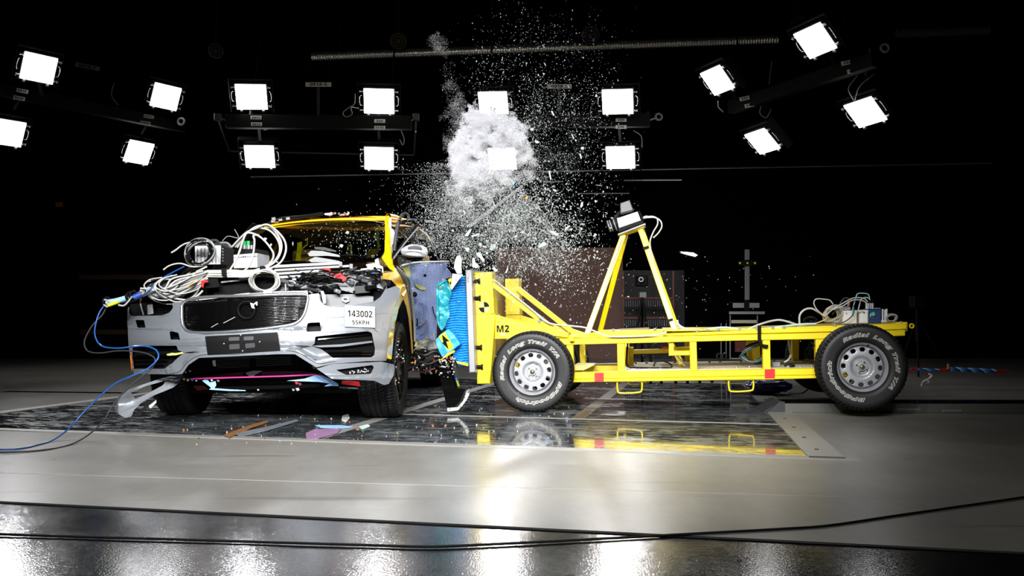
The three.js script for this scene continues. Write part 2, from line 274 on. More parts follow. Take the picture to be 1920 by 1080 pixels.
for (const [n, p, y, pt, r, arm, where] of [
  ['EX11', V(-3.69, 3.85, -12.37), 10, 30, 2, B1(470), 'directly above the EX11 plate'], ['EX12', V(-3.74, 3.11, -12.98), 9, 36, 1, B1(485), 'directly below the EX12 plate'],
  ['EX9', V(-1.89, 3.80, -12.42), 6, 30, 0, B1(710), 'directly above the EX9 plate'], ['EX10', V(-1.96, 3.07, -12.91), 7, 36, 0, B1(710), 'directly below the EX10 plate'],
  ['EX7', V(-.27, 3.81, -12.61), -12, 33, -2, B1(925), 'just above the top of the white cloud'], ['EX8', V(-.15, 3.17, -13.5), -9, 34, 0, B1(935), 'shining through the lower right of the white cloud'],
  ['EX5', V(1.46, 3.71, -12.08), -13, 36, -2, B1(1158), 'directly above the EX5 plate'], ['EX6', V(1.61, 3.10, -13), -12, 36, -1, B1(1160), 'directly below the EX6 plate'],
  ['EX15', V(-6.28, 4.04, -11.59), 52, 25, 0, at(80, 180, 12.1), 'tilted, above the EX15 plate'], ['EX16', at(14, 249, 12), 52, 28, 0, at(40, 178, 11.9), 'cut by the picture edge, below the EX16 plate'],
  ['EX13', V(-5.28, 4.09, -13.33), 48, 24, -2, at(310, 226, 13.7), 'tilted, above the EX13 plate'], ['EX14', V(-5.85, 3.31, -13.73), 56, 29, -1, at(280, 222, 13.5), 'tilted, below the EX14 plate'],
  ['EX1', V(3.5, 3.93, -10.08), -63, 43, 3, at(1570, 136, 10.6), 'large and tilted, beside the EX1 plate'], ['EX2', V(4.3, 3.23, -10.65), -61, 45, 4, at(1620, 120, 10.25), 'tilted, below the EX2 plate'],
  ['EX3', V(2.7, 3.85, -11.5), -66, 41, 1, at(1385, 197, 11.8), 'tilted, beside the EX3 plate'], ['EX4', V(3.37, 3.10, -11.79), -67, 46, 2, at(1430, 182, 11.5), 'tilted, below the EX4 plate'],
]) placeLamp(p, y, pt, r, `square white floodlight ${where}`, G, L_BACK, arm);
{ // the same floodlights over the camera's side of the crash, outside the frame
  lampBar('lamp_bar', 'dark beam carrying the floodlights above the camera', V(-5.2, 4.0, .9), V(1.5, 4.0, .9), .19, []);
  const T = V(-.35, .5, -6.7);
  [[-3.0, 4.5, .6], [-1.5, 4.5, .6], [0, 4.5, .6], [1.3, 4.5, .6], [-1.2, 3.6, .9], [.8, 3.6, .9], [-2.3, 3.6, .9], [0, 3.6, .9]].forEach(([x, y, z], k) => {
    const p = V(x, y, z), n = (k === 2 ? V(-.3, 1.5, -7.4) : T.clone()).sub(p).normalize(), yaw = Math.atan2(n.x, n.z) / D2R, pit = Math.asin(-n.y) / D2R;
    placeLamp(p, yaw, pit, 0, `square white floodlight out of sight over the camera, ${['first', 'second', 'third', 'last', 'lowest left-hand', 'lowest right-hand', 'second lower', 'third lower'][k]} of its row`, 'floodlights over the camera', L_FRONT, V(x, 4, .9), CONE_FRONT, 1);
  });
}
// ---------- things high in the dark ----------
const signs = [['0918-5', 597, 158.5, 12.9, 0, 1, M.white], ['0918-3', 1049, 162, 12.9, 0, .95, M.white], ['0918-7', 164, 125, 13.2, -.2, 1, M.grey]];  // last plate greyed, its dimness put into the colour
for (const [s, x, y, d, r, k, m] of signs) {
  const c = at(x, y, d), q = new THREE.Matrix4().makeRotationZ(r).setPosition(c), o = thing('hanging_sign', `narrow hanging sign printed ${s}`, 'sign', c.clone().add(V(0, -.035, 0)));
  const p = part('sign_plate', new RoundedBoxGeometry(.38 * k, .066, .008, 1, .003).applyMatrix4(q), m, o);
  part('lettering', text(s, .045, .002, 'sans_bold', 1.35 * k).translate(0, 0, .0045).applyMatrix4(q), M.black, p);
  for (const dx of [-.15, .15]) part('hanging_wire', rod(c.clone().add(V(dx * k, .02, -.006)), V(c.x + dx * k, TOP, c.z - .006), .003), M.beam, o);
  if (!r) part('hanging_tape', bar(at(x, y + 4, d), at(x, y + 57, d), .04, .006, V(0, 0, 1)), M.greyDark, o);
}
{ // spirally ribbed duct
  const pr = []; for (let i = 0; i <= 180; i++) { const y = i / 180 * 6.95; pr.push(new THREE.Vector2(.058, y), new THREE.Vector2(.07, y + .008), new THREE.Vector2(.07, y + .018), new THREE.Vector2(.058, y + .026)); }
  const a = at(585, 106, 13.2), b = at(1490, 72, 12.9), y = b.clone().sub(a).normalize(), x = V(0, 0, 1).cross(y).normalize();
  const duct = (g, m, lab, p, q) => { const o = thing('ribbed_duct', lab, 'duct', p.clone().lerp(q, .5)); part('duct_body', g, m, o); for (const t of [.06, .5, .94]) { const c = p.clone().lerp(q, t); part('hanger', rod(c, V(c.x, TOP, c.z), .006), M.beam, o); } };
  duct(new THREE.LatheGeometry(pr, 14).applyMatrix4(basis(x, y, x.clone().cross(y), a)), M.chrome, 'long silver ribbed duct running across under the ceiling', a, b);
  const a2 = at(1680, 62, 12.9), b2 = at(1880, 56, 12.9), pr2 = pr.slice(0, 4 * 36), y2 = b2.clone().sub(a2).normalize();
  duct(new THREE.LatheGeometry(pr2, 12).applyMatrix4(basis(x, y2, x.clone().cross(y2), a2)), M.greyDark, 'short dim ribbed duct under the ceiling in the far right corner', a2, b2);
  for (const [px, py, r, lab] of [[747, 77, .11, 'round dark ceiling vent left of the duct middle'], [405, 95, .10, 'round dark ceiling vent above the EX11 lamp'], [1107, 66, .12, 'round brownish ceiling vent in front of the duct'], [1497, 46, .11, 'round dark ceiling vent beside the EX1 lamp']]) {
    const c = at(px, py, 12.6), o = thing('ceiling_vent', lab, 'vent', c.clone().add(V(0, -r, 0)));
    const col = std(0x1a1713, { roughness: .7 }), put = (g) => g.rotateX(.6).translate(c.x, c.y, c.z);
    part('outer_ring', put(new THREE.TorusGeometry(r, .012, 8, 28)), col, o); part('inner_ring', put(new THREE.TorusGeometry(r * .62, .012, 8, 24)), col, o);
    part('core', put(new THREE.SphereGeometry(r * .34, 14, 10).scale(1, 1, .6)), col, o); part('backing', put(new THREE.CylinderGeometry(r * .95, r * .6, .1, 24).rotateX(Math.PI / 2).translate(0, 0, -.06)), M.black, o);
    part('stem', rod(c.clone(), V(c.x, TOP, c.z - .05), .02), M.black, o);
  }
  single('ceiling_rail', rod(at(470, 332, 14.6), at(1860, 306, 14.6), .012, .012, 8), M.steel, 'long thin steel rail crossing the dark back wall', 'rail');
  for (const [x0, x1, y, r, m, lab] of [[1170, 1278, 338, .012, M.white, 'bright white rail under the EX6 lamp'], [1083, 1180, 363, .008, M.alu, 'thin white rail left of the tripod camera'], [1019, 1056, 341, .007, M.alu, 'short thin rail among the flying glass']]) single('wall_rail', rod(at(x0, y, 14.2), at(x1, y - .5, 14.2), r, r, 8), m, lab, 'rail');
  const wl = thing('wall_lamp', 'small glowing wedge-shaped lamp behind the tripod legs', 'lamp', at(1292, 480, 14));
  part('shade', panel([[1272, 470], [1300, 472], [1311, 478], [1304, 483], [1274, 475]], onDepth(14.04), { t: .08, max: 30 }), M.black, wl);
  part('tube', panel([[1276, 472], [1300, 474], [1308, 478.5], [1303, 481], [1277, 474]], onDepth(14), { t: .03, max: 30 }), std(0xffffff, { emissive: 0xffffff, emissiveIntensity: 3 }), wl);
  const pl = new THREE.PointLight(0xffffff, .5); pl.position.copy(wl.worldToLocal(at(1295, 479, 13.9))); pl.name = 'wall_lamp_light'; wl.add(pl);
}
// ---------- equipment along the back wall ----------
{
  const rust = std(0x55280e, { roughness: .6 }), d = 14.6, o = thing('storage_rack', 'rust orange storage rack behind the tripod legs', 'rack', ground(1215, 681));
  for (const x of [1168, 1262]) part('upright', bar(at(x, 508, d), at(x, 680, d), .03, .03, V(0, 0, 1)), rust, o);
  for (const y of [559, 596, 640]) part('cross_beam', bar(at(1168, y, d), at(1262, y, d), .03, .035), rust, o);
  for (const y of [567, 604]) part('wire_shelf', merge(Array.from({ length: 22 }, (_, i) => rod(at(1170 + i * 4.2, y - 4, d + .1), at(1170 + i * 4.2, y + 8, d + .1), .006, .006, 5))), M.grey, o);
  const t = thing('video_camera', 'black video camera on a dark tripod in front of the rack', 'camera', ground(1203, 695)); const e = 13;
  part('body', new RoundedBoxGeometry(.16, .16, .26, 2, .02).applyMatrix4(new THREE.Matrix4().setPosition(at(1203, 527, e + .1))), M.black, t);
  const ln = part('lens', rod(at(1202, 524, e), at(1202, 524, e - .1), .05, .05, 20), M.black, t); part('lens_ring', new THREE.TorusGeometry(.03, .008, 8, 20).applyMatrix4(new THREE.Matrix4().setPosition(at(1202, 524, e - .1))), M.white, ln);
  part('head', new RoundedBoxGeometry(.1, .08, .1, 2, .01).applyMatrix4(new THREE.Matrix4().setPosition(at(1205, 553, e))), M.grey, t);
  for (const [x, y] of [[1185, 690], [1222, 690], [1204, 684]]) part('leg', rod(at(1204, 556, e), ground(x, y), .018), M.black, t);
  const s = thing('camera_stand', 'silver aluminium profile column on a small wheeled table behind the trolley', 'stand', ground(1400, 678)); const a = 14;
  const pbox = (n, x0, y0, x1, y1, dep, dd, m) => part(n, panel([[x0, y0], [x1, y0], [x1, y1], [x0, y1]], onDepth(dd), { t: dep, max: 60 }), m, s);
  pbox('column', 1396.5, 468, 1405, 568, .08, a, M.alu); for (const x of [1399, 1402.5]) pbox('profile_groove', x - .5, 469, x + .5, 567, .01, a - .006, M.greyDark);
  pbox('clamp', 1392, 487, 1410, 499, .12, a - .03, M.black); for (const x of [1387.5, 1401.5, 1415.5]) pbox('clamp_knob', x - 1.6, 491.5, x + 1.6, 495, .03, a - .05, M.limeYellow); pbox('clamp_arm', 1384, 489, 1420, 497, .05, a - .01, M.black);
  pbox('foot_profile', 1374, 568, 1395, 577, .08, a, M.alu); pbox('foot_profile', 1405, 568, 1424, 577, .08, a, M.alu); pbox('foot_clamp', 1395, 562, 1405, 582, .12, a - .03, M.black);
  pbox('table_top', 1367, 584, 1434, 589, .5, a - .1, M.steel);
  for (const x of [1369, 1420]) pbox('leg', x - 1, 589, x + 1, 674, .02, a, M.alu); for (const x of [1352, 1361.5]) pbox('rear_leg', x - .7, 606, x + .7, 664, .02, a + .3, M.alu);
  pbox('shelf', 1371, 600, 1420, 606, .4, a, std(0xb9b39a)); pbox('drawer_unit', 1378, 640, 1412, 660, .3, a + .1, std(0x5a1e14)); for (const y of [619, 671]) pbox('rail', 1371, y, 1420, y + 2.5, .02, a, M.alu);
  for (const x of [1352, 1362]) part('caster', new THREE.TorusGeometry(.045, .014, 8, 18).applyMatrix4(new THREE.Matrix4().makeRotationY(.5).setPosition(at(x - 4, 668, a + .3))), M.greyDark, s);
  const k = thing('light_stand', 'black tripod stand in the dark behind the trolley end', 'tripod', ground(1722, 706)), f = 11.3;
  part('head', new RoundedBoxGeometry(.13, .16, .16, 2, .02).applyMatrix4(new THREE.Matrix4().setPosition(at(1718, 566, f))), M.black, k); part('glass', bar(at(1727, 557, f - .05), at(1729, 567, f - .05), .01, .01), M.grey, k);
  part('column', rod(at(1719, 575, f), at(1719, 640, f), .02), M.black, k);
  for (const [x, y, z] of [[1763, 668, f], [1685, 690, f + .3], [1722, 706, f - .4]]) part('leg', rod(at(1720, 596, f), at(x, y, z), .012), M.black, k);
  const wood = std(0x3a2412, { roughness: .8 });
  for (const [x0, x1, y, lab] of [[148, 288, 519, 'dim brown wooden shelf board left behind the car'], [150, 238, 622, 'dim brown wooden crate board low behind the car']]) single('wooden_board', panel([[x0, y - 4], [x1, y - 4], [x1, y + 5], [x0, y + 5]], onDepth(14.8), { t: .7, max: 80 }), wood, lab, 'board');
  single('marker_box', panel([[104, 379], [118, 379], [118, 388], [104, 388]], onDepth(15), { t: .5, max: 30 }), std(0x9a6a34), 'small tan box high on the dark wall at far left', 'box');
}
// ---------- tow rope, strap, tow rail, bag ----------
{
  const o = thing('tow_rope', 'twisted blue tow rope with red ends behind the trolley', 'rope', at(1790, 702, 9.2));
  const strand = (x0, x1, y0, y1, ph, r) => { const p = []; for (let i = 0; i <= 60; i++) { const t = i / 60, c = at(x0 + (x1 - x0) * t, y0 + (y1 - y0) * t, 9.2), a = t * (x1 - x0) / 11 * 2 * Math.PI / 2 + ph; p.push(c.add(V(0, Math.cos(a) * r, Math.sin(a) * r))); } return tube(p, r * .75, false, 2, 6); };
  const light = std(0x7fb4e8, { roughness: .5 });
  for (const [i, m] of [M.blue, light, M.navy].entries()) { part('strand', strand(1718, 1762, 692, 694, i * 2.09, .008), m, o); part('strand', strand(1780, 1866, 692, 696, i * 2.09, .014), m, o); }
  for (const [x0, x1, y] of [[1708, 1719, 692], [1760, 1782, 694], [1862, 1890, 697]]) part('sleeve', rod(at(x0, y, 9.2), at(x1, y, 9.2), .018), std(0x8a1a10), o);
  part('tag', bar(at(1778, 682, 9.15), at(1777, 693, 9.15), .012, .02), std(0xb07040), o);
  single('white_strap', cable([[1742, 701, 9.6], [1747, 704, 9.6], [1740, 711, 9.6], [1732, 715, 9.6], [1738, 719, 9.6], [1742, 716, 9.6], [1737, 713, 9.6], [1730, 717, 9.6], [1727, 728, 9.6], [1724, 735, 9.6]], .009), M.white, 'short knotted white strap dangling beside the blue rope', 'strap');
  // tow rail on the floor
  const r = thing('tow_rail', 'low black steel rail on the floor under the trolley rear wheel', 'rail', ground(1700, 773));
  const n = at(1441, 772, 1650 * .77 / 182), a = V(n.x, 0, n.z), dx = V(Math.cos(.03), 0, Math.sin(.03)), bk = V(.02, 0, -1).normalize(), P = (u, w, h) => a.clone().addScaledVector(dx, u).addScaledVector(bk, w).add(V(0, h, 0));
  const scuff = std(0x56564f, { roughness: .6, map: wear });
  const box = (u0, u1, w0, w1, h0, h1) => bar(P((u0 + u1) / 2, w0, (h0 + h1) / 2), P((u0 + u1) / 2, w1, (h0 + h1) / 2), u1 - u0, h1 - h0);
  part('rail_body', box(.12, 4.2, .02, .3, .0, .075), M.gloss, r); part('scuffed_face', box(.1, 4.2, -.005, .02, .0, .07), scuff, r);
  part('wedge_end', merge([ext([[0, 0], [.14, 0], [.14, .085], [.1, .085]], .03, .002), ext([[0, 0], [.14, 0], [.14, .085], [.1, .085]], .03, .002).translate(0, 0, -.3), ext([[-.02, 0], [.12, .09], [.125, .085], [0, 0]], .3, 0).translate(0, 0, -.3)]).applyMatrix4(basis(dx, V(0, 1, 0), dx.clone().cross(V(0, 1, 0)), P(-.02, 0, 0))), M.greyDark, r);
  part('bracket', merge([box(1.0, 1.18, -.02, .0, .02, .035), box(1.35, 1.5, -.02, 0, .01, .025)]), M.alu, r);
  // crumpled blue bag
  const g = new THREE.SphereGeometry(1, 72, 40), p = g.attributes.position;
  for (let i = 0; i < p.count; i++) { const v = V(p.getX(i), p.getY(i), p.getZ(i)); const a1 = Math.abs(fbm(v.x * 1.1 + 3, v.y * 1.3, v.z * 1.1, 2)), b = Math.abs(noise.noise(v.x * 2.2 + v.y * 2, v.y * 2.5, v.z * 2.2)); v.multiplyScalar(.82 + a1 * .8 - b * .24); v.set(Math.sign(v.x) * Math.abs(v.x) ** .85 * .24, Math.max(0, v.y * .085 + .075), v.z * .16); p.setXYZ(i, v.x, v.y, v.z); }
  g.computeVertexNormals(); const c = ground(1447, 741); single('plastic_bag', g.rotateZ(.04).translate(c.x, 0, c.z - .1), phy(0x0c1a7a, { roughness: .25, clearcoat: .6 }), 'crumpled dark blue plastic bag on the floor under the trolley', 'bag');
  single('bag_hose', cable([[1480, 738, 8.6], [1500, 738, 8.6], [1512, 732, 8.7], [1518, 727, 8.8]], .009), M.greyDark, 'thin dark hose running from the blue bag to the far wheel', 'hose');
  // long black cables on the floor
  const fc = (l, r) => tube(l.map(([x, y]) => { const q = ground(x, y); q.y = r; return q; }), r, false, 10, 8);
  single('floor_cable', merge([fc([[-60, 1001], [0, 1004], [400, 1016], [700, 1025], [790, 1027.5], [830, 1027], [1100, 1014], [1300, 1003], [1480, 993], [1540, 989], [1700, 966], [1920, 934], [2000, 922]], .0045)]), M.rubber, 'long black cable lying bent across the wet floor in front', 'cable');
}

// ---------- the yellow barrier trolley ----------
const A1 = at(997, 698, 6.93), A2 = at(1619, 689, 6.53);            // wheel centres on the outer face of the near wheels
{
  const ex = A2.clone().sub(A1), base = ex.length(); ex.normalize();
  const ez = V(-ex.z, 0, ex.x).normalize(), ey = ez.clone().cross(ex);
  const sled = thing('barrier_trolley', 'yellow four-wheeled steel crash trolley with a blue honeycomb barrier at its front', 'trolley');
  sled.matrixAutoUpdate = true; sled.setRotationFromMatrix(basis(ex, ey, ez, V(0, 0, 0))); sled.position.copy(A1).addScaledVector(ey, -.367); sled.updateMatrixWorld(true);
  const inv = sled.matrixWorld.clone().invert(), zl = (z) => sled.localToWorld(V(0, 0, z));
  const lp = (px, py, z = 0) => { const p = hit(px, py, zl(z), ez).applyMatrix4(inv); return [p.x, p.y]; };     // photograph -> trolley side plane z
  const lpts = (l, z) => l.map(([x, y]) => lp(x, y, z));
  const put = (name, l, z, dep, m = M.yellow, o = {}) => mesh(name, ext(lpts(l, z), dep, o.b ?? .004, o.r ?? 0, (o.holes || []).map((h) => lpts(h, z))).translate(0, 0, z - dep), m, o.parent || sled, o.label);
  const rect = (x0, y0, x1, y1) => [[x0, y0], [x1, y0], [x1, y1], [x0, y1]];
  const L3 = (px, py, z) => { const [x, y] = lp(px, py, z); return V(x, y, z); };
  const lbar = (a, b, w, h, up) => bar(a, b, w, h, up);
  const ZN = -.24, ZF2 = -1.52;                                     // side planes of the near and far frame
  // barrier end: backing plate, plywood, uprights
  put('backing_plate', [[872.5, 506], [885, 505], [892, 698], [880, 699]], -.16, 1.5, M.alu, { b: .006 });
  put('plywood_sheet', [[885.5, 513], [890, 513], [895.5, 700], [892.5, 700]], -.22, 1.36, std(0xa08658, { roughness: .8 }), { b: 0 });
  put('upright', [[888, 511], [922.5, 509.5], [927, 588.5], [891, 589]], ZN, .16, M.yellow);
  put('upright', [[946.7, 523], [973, 522], [975.5, 589.5], [948, 590.5]], ZF2, .16, M.yellow);
  put('upright_edge', [[917, 510], [922.5, 509.5], [927, 588.5], [921, 588.5]], ZN + .012, .012);
  put('lower_post', [[891, 590], [929, 589], [918.5, 719], [895, 719.5]], ZN, .14);
  put('lower_post', [[948, 591], [976, 590.5], [972, 690], [950, 690]], ZF2, .14);
  const plate = put('side_plate', [[929, 590], [1064, 626], [1064, 634], [928, 635.5]], ZN - .01, .02);
  put('side_plate', [[975, 590.5], [1098, 627], [1098, 633], [975, 634]], ZF2 - .01, .02);
  put('post_seam', [[891, 588.2], [929, 588], [929, 590], [891, 590.2]], ZN + .002, .01, std(0xa89600), { b: 0 });
  for (const [x, y] of [[896, 527.5], [897, 559.5], [899.5, 651.5], [901, 688]]) { const c = L3(x, y, ZN); mesh('clamp_bolt', merge([rod(c.clone().add(V(-.03, 0, .012)), c.clone().add(V(.012, 0, .012)), .017), rod(c.clone().add(V(.01, 0, .012)), c.clone().add(V(.022, 0, .012)), .024)]), M.black, sled); }
  { const c = L3(907.8, 576, ZN + .006); const disc = mesh('target_disc', new THREE.CylinderGeometry(.046, .046, .004, 36).rotateX(Math.PI / 2).translate(c.x, c.y, c.z), std(0xf2ec6a), sled, 'round black and yellow target sticker');
    for (const a of [0, Math.PI]) { const s = new THREE.Shape(); s.moveTo(0, 0); s.lineTo(Math.cos(a + .06) * .044, Math.sin(a + .06) * .044); s.absarc(0, 0, .044, a + .06, a + Math.PI / 2 + .06); s.closePath(); mesh('black_quarter', new THREE.ExtrudeGeometry(s, { depth: .0015, bevelEnabled: false }).translate(c.x, c.y, c.z + .002), M.black, disc); } }
  { const c = L3(943, 616, ZN + .004); mesh('lettering', text('M2', .055, .002).translate(c.x, c.y, c.z), M.black, sled, 'black letters M2'); }
  put('small_label', rect(939.5, 625.5, 947.5, 629), ZN + .002, .003, M.white, { b: 0 });
  for (const [x, y] of [[933, 524], [912, 537], [935, 604], [905, 640], [942, 597], [931, 655], [904, 670]]) { const c = L3(x, y, ZN + .002); mesh('paint_chip', new THREE.SphereGeometry(.004, 6, 5).scale(1, 1, .4).translate(c.x, c.y, c.z), M.greyDark, sled); }
  // braces
  mesh('brace', lbar(L3(921, 529, ZN - .03), L3(1041, 620, ZN - .03), .05, .05), M.yellow, sled);
  mesh('brace', lbar(L3(971, 541, ZF2 + .03), L3(1072, 621, ZF2 + .03), .05, .05), M.yellow, sled);
  { const a = L3(921, 529, ZN - .03), b = L3(1041, 620, ZN - .03); const c = a.clone().lerp(b, .76), d = a.clone().lerp(b, .80); mesh('grey_tape', bar(c, d, .058, .058), M.grey, sled, 'grey tape wrapped round the brace'); }
  for (const z of [ZN - .03, ZF2 + .03]) put('brace_foot', z > -1 ? [[1038, 616], [1066, 625], [1064, 633], [1036, 630]] : [[1071, 616], [1095, 624], [1094, 631], [1069, 629]], z + .04, .08);
  put('hook_block', [[1065, 632], [1076, 632], [1076, 640], [1068, 640]], ZN + .05, .05);
  // side frames
  const frame = (Z, near) => {
    const k = (l) => l;
    put('top_rail', k([[1049, 635], [1120, 633.5], [1340, 628.5], [1548, 623.5], [1697, 618.5], [1697, 629.5], [1548, 635.5], [1340, 639.5], [1120, 645], [1049, 647]]), Z, .09);
    put('deck_tube', k([[1243, 625.5], [1427, 618.5], [1700, 606.5], [1700, 617], [1548, 622], [1340, 627.5], [1243, 630]]), Z - .03, .08);
    put('bottom_rail', k([[1070, 699], [1120, 697.5], [1440, 692.5], [1548, 690.5], [1600, 689], [1600, 702], [1440, 704], [1120, 710], [1070, 711]]), Z, .09);
    put('bottom_flange', k([[1070, 711.5], [1120, 710.5], [1440, 704.6], [1600, 702.4], [1600, 707.5], [1440, 711.5], [1120, 716], [1070, 717]]), Z + .006, .1);
    for (const l of [[[1062, 646], [1074.5, 646], [1076.5, 700], [1064, 700]], [[1157, 644], [1171, 644], [1172, 697], [1158, 697.5]], [[1293, 640], [1306, 640], [1307.5, 695], [1294.5, 695]], [[1430, 637], [1444, 636.5], [1445, 692.5], [1431, 693]], [[1529, 635], [1545, 634.5], [1545, 691], [1530, 691]]]) put('post', l, Z - .01, .07);
    for (const [a, b, y0, y1] of [[1114.5, 1132, 699.3, 715.6], [1434, 1453, 692.6, 709.8]]) if (near) put('reflector', [[a, y0], [b, y0 - .4], [b, y1 - .4], [a, y1]], Z + .012, .006, M.red, { b: 0, label: 'red reflective sticker' });
  };
  frame(ZN, true);
  { // the far frame, the same pieces one track width away
    const src = sled.children.filter((c) => ['top_rail', 'bottom_rail', 'bottom_flange', 'post', 'deck_tube'].includes(c.name)).slice(), dz = ZF2 - ZN + .08;
    for (const c of src) { const q = c.clone(); q.position.z += dz; sled.add(q); }
  }
  for (const [x, y] of [[1062, 640], [1240, 634], [1545, 628], [1690, 613]]) { const a = L3(x, y, ZN - .05); mesh('cross_member', bar(a, V(a.x, a.y, ZF2), .07, .07), M.yellow, sled); }
  for (const [x, y] of [[1075, 705], [1300, 702], [1545, 698]]) { const a = L3(x, y, ZN - .05); mesh('cross_member', bar(a, V(a.x, a.y, ZF2), .07, .06), M.yellow, sled); }
  // decks with their bolts
  const pale = std(0xc9c5b4, { roughness: .5 });
  put('lower_deck', [[1168, 694], [1540, 689], [1540, 692], [1168, 697]], ZN - .09, 1.14, pale, { b: 0 });
  put('deck_lip', [[1176, 681.5], [1292, 679.5], [1292, 683.5], [1176, 685.5]], -1.28, .03, M.alu, { b: 0 }); put('deck_lip', [[1308, 680], [1540, 675.5], [1540, 681], [1308, 685.5]], -1.28, .03, M.alu, { b: 0 });
  put('upper_deck', [[1243, 617.8], [1400, 616.5], [1700, 606], [1700, 608], [1400, 619], [1243, 621]], ZN - .1, 1.12, M.yellow, { b: 0 });
  put('deck_block', [[1055, 632.5], [1112, 624], [1123, 620], [1243, 618.5], [1243, 633]], ZN - .07, .5, M.yellow);
  put('wood_block', [[1160, 617], [1217, 614.5], [1217, 619.5], [1163, 620.5]], ZN - .25, .25, std(0x7a6a52, { roughness: .8 }), { b: .002 });
  put('front_tray', [[1076, 685], [1112, 685.5], [1104, 690], [1094, 694.5], [1076, 695]], ZN - .12, .4, std(0xc4b25a), { b: .002 });
  put('front_shelf', [[1077, 686], [1160, 686], [1160, 697], [1077, 698]], -.75, .03, M.yellow);
  const bolt = (p) => mesh('bolt', new THREE.CylinderGeometry(.011, .011, .018, 8).translate(p.x, p.y, p.z), M.alu, sled);
  for (const [x, y] of [[1192, 681], [1212, 680.5], [1265, 679], [1330, 679], [1350, 678.5], [1389, 677.5], [1451, 676], [1471, 675.5], [1491, 675], [1512, 674.5]]) bolt(L3(x, y, -1.26));
  for (const [x, y] of [[1180, 693], [1198, 693], [1218, 692.5], [1238, 692], [1335, 690], [1358, 689.5], [1381, 689], [1405, 688.5], [1478, 687.5], [1500, 687], [1522, 686.5]]) bolt(L3(x, y, ZN - .14));
  for (const [x, y] of [[1150, 618.5], [1228, 617], [1247, 622], [1307, 620], [1326, 618.5], [1347, 618], [1387, 617.5], [1419, 615.5], [1449, 614.5], [1470, 613.5], [1565, 609.5], [1690, 604.5]]) bolt(L3(x, y, ZN - .06));
  for (const [x, y] of [[1220, 716], [1240, 716], [1267, 716], [1289, 715.5], [1312, 715], [1335, 714.5], [1498, 711], [1521, 710.5]]) { const p = L3(x, y, ZN - .12); mesh('bolt', new THREE.CylinderGeometry(.012, .012, .02, 8).translate(p.x, p.y - .004, p.z), M.black, sled); }
  // inner frame behind the near side
  put('inner_beam', [[1187, 656], [1254, 654], [1254, 662], [1187, 664]], -.95, .07); put('inner_post', [[1173, 650], [1180, 650], [1180, 690], [1174, 690]], -.95, .07); put('inner_post', [[1180, 651], [1187.5, 651], [1188, 690], [1180, 690]], -1.0, .07);
  put('bracket', [[1254, 642], [1263.5, 642], [1263.5, 658], [1293, 657.5], [1293, 666], [1254, 667]], ZN - .03, .07);
  put('inner_beam', [[1268, 651], [1293, 650], [1293, 656], [1268, 657]], -.7, .05); put('red_plug', [[1242, 651], [1252, 650], [1254, 654], [1241, 654]], -.7, .04, M.red);
  put('rear_post', [[1411, 640], [1425, 640], [1426, 680], [1412, 680]], -.85, .06);
  // rear hitch
  { const a = L3(1694, 612, -.45), b = L3(1706, 611, -.45); mesh('hitch', merge([bar(a.clone().add(V(-.02, 0, .1)), a.clone().add(V(-.02, 0, -.9)), .05, .07), new THREE.TorusGeometry(.015, .007, 8, 18).translate(b.x, b.y, -.4)]), M.yellow, sled); }
  // lifting handles underneath
  const loop = (x0, y0, x1, y1, z) => mesh('lifting_handle', tube([L3(x0 + 3, y0, z), L3(x0, y0 + 1, z), L3(x0 + .8, y1 - 2, z), L3(x0 + 3, y1, z), L3(x1 - 3, y1 - 1.5, z), L3(x1 - .5, y1 - 3, z), L3(x1, y0 + 1, z), L3(x1 - 3, y0 - .5, z)], .007, true, 10, 8), M.yellow, sled);
  loop(1158, 714.5, 1203, 736.5, ZN - .02); loop(1367, 711.5, 1412, 733.5, ZN - .02); loop(1177, 712, 1214, 720, -1.3); loop(1359, 709, 1397, 716, -1.3);
  // wheels
  const R = .367, W = .235;
  const tyreText = (() => { const c = document.createElement('canvas'); c.width = 2048; c.height = 256; const x = c.getContext('2d'); x.fillStyle = '#0d0d0c'; x.fillRect(0, 0, 2048, 256);
    x.strokeStyle = '#e9e7dc'; x.lineWidth = 6; x.lineJoin = 'round'; x.font = 'italic bold 150px sans-serif'; x.textBaseline = 'middle';
    const word = (s, a0, a1, h = 1) => { const u0 = a0 / 360 * 2048, w = (a1 - a0) / 360 * 2048, m = x.measureText(s).width; x.save(); x.translate(u0, 128); x.scale(w / m, 1.02 * h); x.strokeText(s, 0, 0); x.restore(); };
    word('Radial', 8, 54); word('Long', 62, 100); word('Trail', 106, 142); word('T/A', 150, 176); word('BFGoodrich', 222, 326);
    const t = new THREE.CanvasTexture(c); t.colorSpace = THREE.SRGBColorSpace; t.wrapS = THREE.RepeatWrapping; return t; })();
  const side = std(0xffffff, { map: tyreText, roughness: .55 });
  function tyreGeo(R, W, prof, N, groove) {                           // revolved profile [radius, z], dug out by the tread pattern
    const pos = [], idx = [], n = prof.length;
    for (let i = 0; i <= N; i++) for (let j = 0; j < n; j++) { const a = i / N * Math.PI * 2, r = prof[j][0] - groove(i, prof[j][1] / W, prof[j][0]); pos.push(Math.cos(a) * r, Math.sin(a) * r, prof[j][1]); }
    for (let i = 0; i < N; i++) for (let j = 0; j < n - 1; j++) { const a = i * n + j, b = a + 1, c = a + n, d = c + 1; idx.push(a, c, b, b, c, d); }
    let g = new THREE.BufferGeometry(); g.setAttribute('position', new THREE.BufferAttribute(new Float32Array(pos), 3)); g.setIndex(idx); return worldUV(BGU.toCreasedNormals(g, .5));
  }
